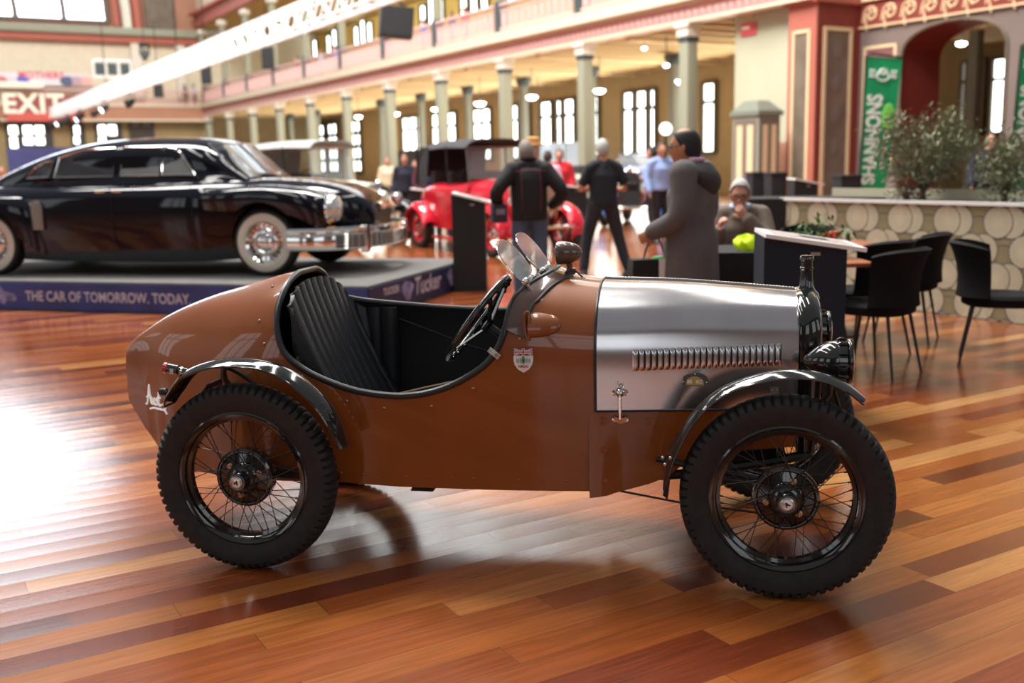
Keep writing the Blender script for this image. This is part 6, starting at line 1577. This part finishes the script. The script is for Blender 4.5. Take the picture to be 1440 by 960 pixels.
# seated man
p_, V, HX = person('white-haired seated man in a taupe sweater with his hand at his mouth', (1.93, 8.65, 0), R(-105), dict(pel=(0, 0, .54), wai=(.02, 0, .68), che=(.06, 0, .88), nec=(.10, 0, 1.04), head=(.17, 0, 1.165), tilt=.28, sL=(.06, .165, .985), sR=(.06, -.165, .985), eL=(.20, .22, .79), wL=(.29, .07, .97), eR=(.20, -.23, .76), wR=(.38, -.15, .88), fL=(.1, -.6, .75), fR=(.5, .1, .8), hL=(.03, .10, .50), kL=(.46, .16, .50), aL=(.42, .18, .09), hR=(.03, -.10, .50), kR=(.46, -.16, .50), aR=(.42, -.18, .09), nL=(-1, 0, 0), nR=(0, 1, 0), curl=.9), (122, 108, 98), (52, 52, 60), (196, 192, 188), kind='sweater', glasses=True, collar=(186, 200, 226))
q = MB(); q.tube([(.02, .14, .99), (.16, .15, .93), (.17, .20, .70)], .014, 6); q.build('bag_strap', 'spk', p_)
t = dup(ch, (1.93, 8.65, 0), R(-105), 'black cafe chair under the seated white-haired man', 'black cafe chairs')
# smaller people of the crowd
def crowd(label, px, Y, rz, top, legs, hair, kind='jacket', scale=1.0, **k):
    P_ = at(px, 231, Y); return person(label, (P_.x, Y, 0), rz, k.pop('J', None), top, legs, hair, kind=kind, detail=False, scale=scale, group='distant visitors', **k)
crowd('grey-haired person in a navy jacket with back turned, left of the red tourer', 622, 20.6, R(80), (34, 44, 78), (40, 42, 54), (150, 140, 132))
crowd('person in a maroon top in the distant crowd left of the red tourer', 597, 24, R(-60), (84, 36, 48), (40, 40, 50), (60, 50, 44), 'sweater')
crowd('person in dark clothes in the distant crowd, below the black screen', 569, 24.5, R(-90), (30, 32, 48), (40, 40, 50), (150, 110, 90))
crowd('white-haired person in a blue top behind the person in navy', 634, 27, R(-100), (60, 66, 110), (40, 40, 50), (210, 206, 200))
crowd('person in a light blue shirt low in the crowd left of the maroon top', 583, 28, R(-80), (120, 150, 200), (60, 60, 70), (120, 100, 90), 'sweater', .92)
crowd('person in a red top right of the straw hat in the background', 787, 21.5, R(-100), (190, 30, 44), (50, 50, 60), (80, 64, 56), 'sweater')
crowd('person in pale pink clothes partly hidden by the straw-hatted man', 770, 19.5, R(70), (216, 160, 176), (90, 70, 80), (60, 46, 40), 'sweater', .97)
crowd('person in a pale blue shirt behind the head of the man in the grey jacket', 929, 18.5, R(-70), (140, 160, 206), (30, 30, 36), (70, 56, 50), 'sweater', 1.02)
crowd('person in black right of the blue veteran car', 918, 21.3, R(160), (20, 20, 24), (24, 24, 28), (40, 34, 30))
crowd('person in cream clothing at the far left of the distant crowd', 545, 30, R(-90), (206, 190, 160), (90, 84, 80), (120, 96, 80), 'sweater')
crowd('person in a red-brown top at the left edge beyond the black saloon', 3, 27, R(-90), (150, 70, 66), (50, 50, 60), (90, 70, 60), 'sweater', .98)
crowd('person in dark clothes with a bright face beyond the arch behind the olive tree', 1392, 17.5, R(-110), (30, 32, 50), (30, 30, 40), (80, 60, 50), 'sweater', 1.04)
for px, top, lab in ((594, (70, 96, 180), 'person in a blue shirt leaning on the gallery right of the large black speaker'), (634, (50, 60, 110), 'person in dark blue on the gallery beside the third post from the right'), (652, (170, 40, 56), 'person in red on the gallery, right of the one in dark blue'), (447, (150, 200, 226), 'person in pale turquoise on the gallery left of the large black speaker'), (468, (110, 120, 190), 'person in lilac-blue on the gallery next to the pale turquoise one'), (413, (150, 60, 66), 'person in dark red on the gallery right of the tall black speaker'), (262, (60, 60, 76), 'dark figure at the far left corner of the gallery'), (273, (190, 200, 220), 'pale figure at the far left corner of the gallery')):
    u, z = on_v(px, 60, 22.5); P_ = W(u, 22.6, 6.55) if px > 300 else W(81.3, 20.2 + (px - 262) * .06, 6.25)
    person(lab, P_, ang - pi / 2 + pi, None, top, (50, 50, 60), (90, 74, 64), detail=False, kind='sweater', group='visitors on the gallery')
# ================================================================ light
w = bpy.data.worlds.new('world'); S.world = w; w.use_nodes = True
bg = w.node_tree.nodes['Background']; bg.inputs[0].default_value = (.95, .95, 1.0, 1); bg.inputs[1].default_value = .24
def area(name, loc, size, energy, col, target, sy=None):
    l = bpy.data.lights.new(name, 'AREA'); l.energy = energy; l.color = col; l.size = size
    if sy: l.shape = 'RECTANGLE'; l.size_y = sy
    o = bpy.data.objects.new(name, l); COL.objects.link(o); o.location = loc
    o.rotation_euler = (Vector(target) - Vector(loc)).to_track_quat('-Z', 'Y').to_euler(); return o
for i, (v, e) in enumerate(((-3, 520), (1.5, 420), (6, 420), (11, 520))): area('bonnet_stripe_fill', W(9, v, 13.5), .7, e, (1, .96, .90), W(9, v, 0), 14)  # added strips overhead, shaped to put bright stripes on the bonnet
area('background_fill', W(26, 0, 34), 20, 36000, (1, .97, .92), W(52, 20, 4))  # added lamp above the hall, brightens the background only
area('middle_fill', W(15, 7, 17), 5, 3600, (1, .95, .9), W(17, 10, 0))  # added lamp without a fitting, lifts the floor brightness
area('aisle_daylight_fill', W(50, 29.5, 3.4), 50, 3400, (1, .96, .86), W(50, 22, 4.2), 2.6)  # added lamp at the window wall, stands in for daylight in the aisle
area('gallery_fill', W(48, 23.5, 11.5), 50, 3000, (1, .95, .84), W(48, 28, 7), 3)  # added fill that brightens the upper gallery, no fitting modelled
area('soffit_fill', W(50, 25, .8), 50, 1300, (1, .93, .78), W(50, 26.5, 5.5), 5)  # added uplight near the floor to brighten the aisle ceiling
# ================================================================ camera
cam = bpy.data.cameras.new('camera'); co = bpy.data.objects.new('camera', cam); COL.objects.link(co)
cam.sensor_fit = 'HORIZONTAL'; cam.sensor_width = 36; cam.lens = CF / 1440 * 36; cam.clip_end = 400; cam.clip_start = .05
Fv = Vector((0, cos(CP), -sin(CP))); U0 = Vector((0, sin(CP), cos(CP))); R0 = Vector((1, 0, 0))
Rv = R0 * cos(CR) + U0 * sin(CR); Uv = -R0 * sin(CR) + U0 * cos(CR)
co.matrix_world = Matrix(((Rv.x, Uv.x, -Fv.x, 0), (Rv.y, Uv.y, -Fv.y, 0), (Rv.z, Uv.z, -Fv.z, CH), (0, 0, 0, 1)))
cam.dof.use_dof = True; cam.dof.focus_distance = 3.55; cam.dof.aperture_fstop = 2.0
S.camera = co
S.view_settings.view_transform = 'Standard'; S.view_settings.look = 'None'; S.view_settings.exposure = 0.0
S.cycles.use_denoising = True
S.cycles.max_bounces = 6; S.cycles.glossy_bounces = 4; S.cycles.transmission_bounces = 6; S.cycles.transparent_max_bounces = 8
S.cycles.sample_clamp_indirect = 6
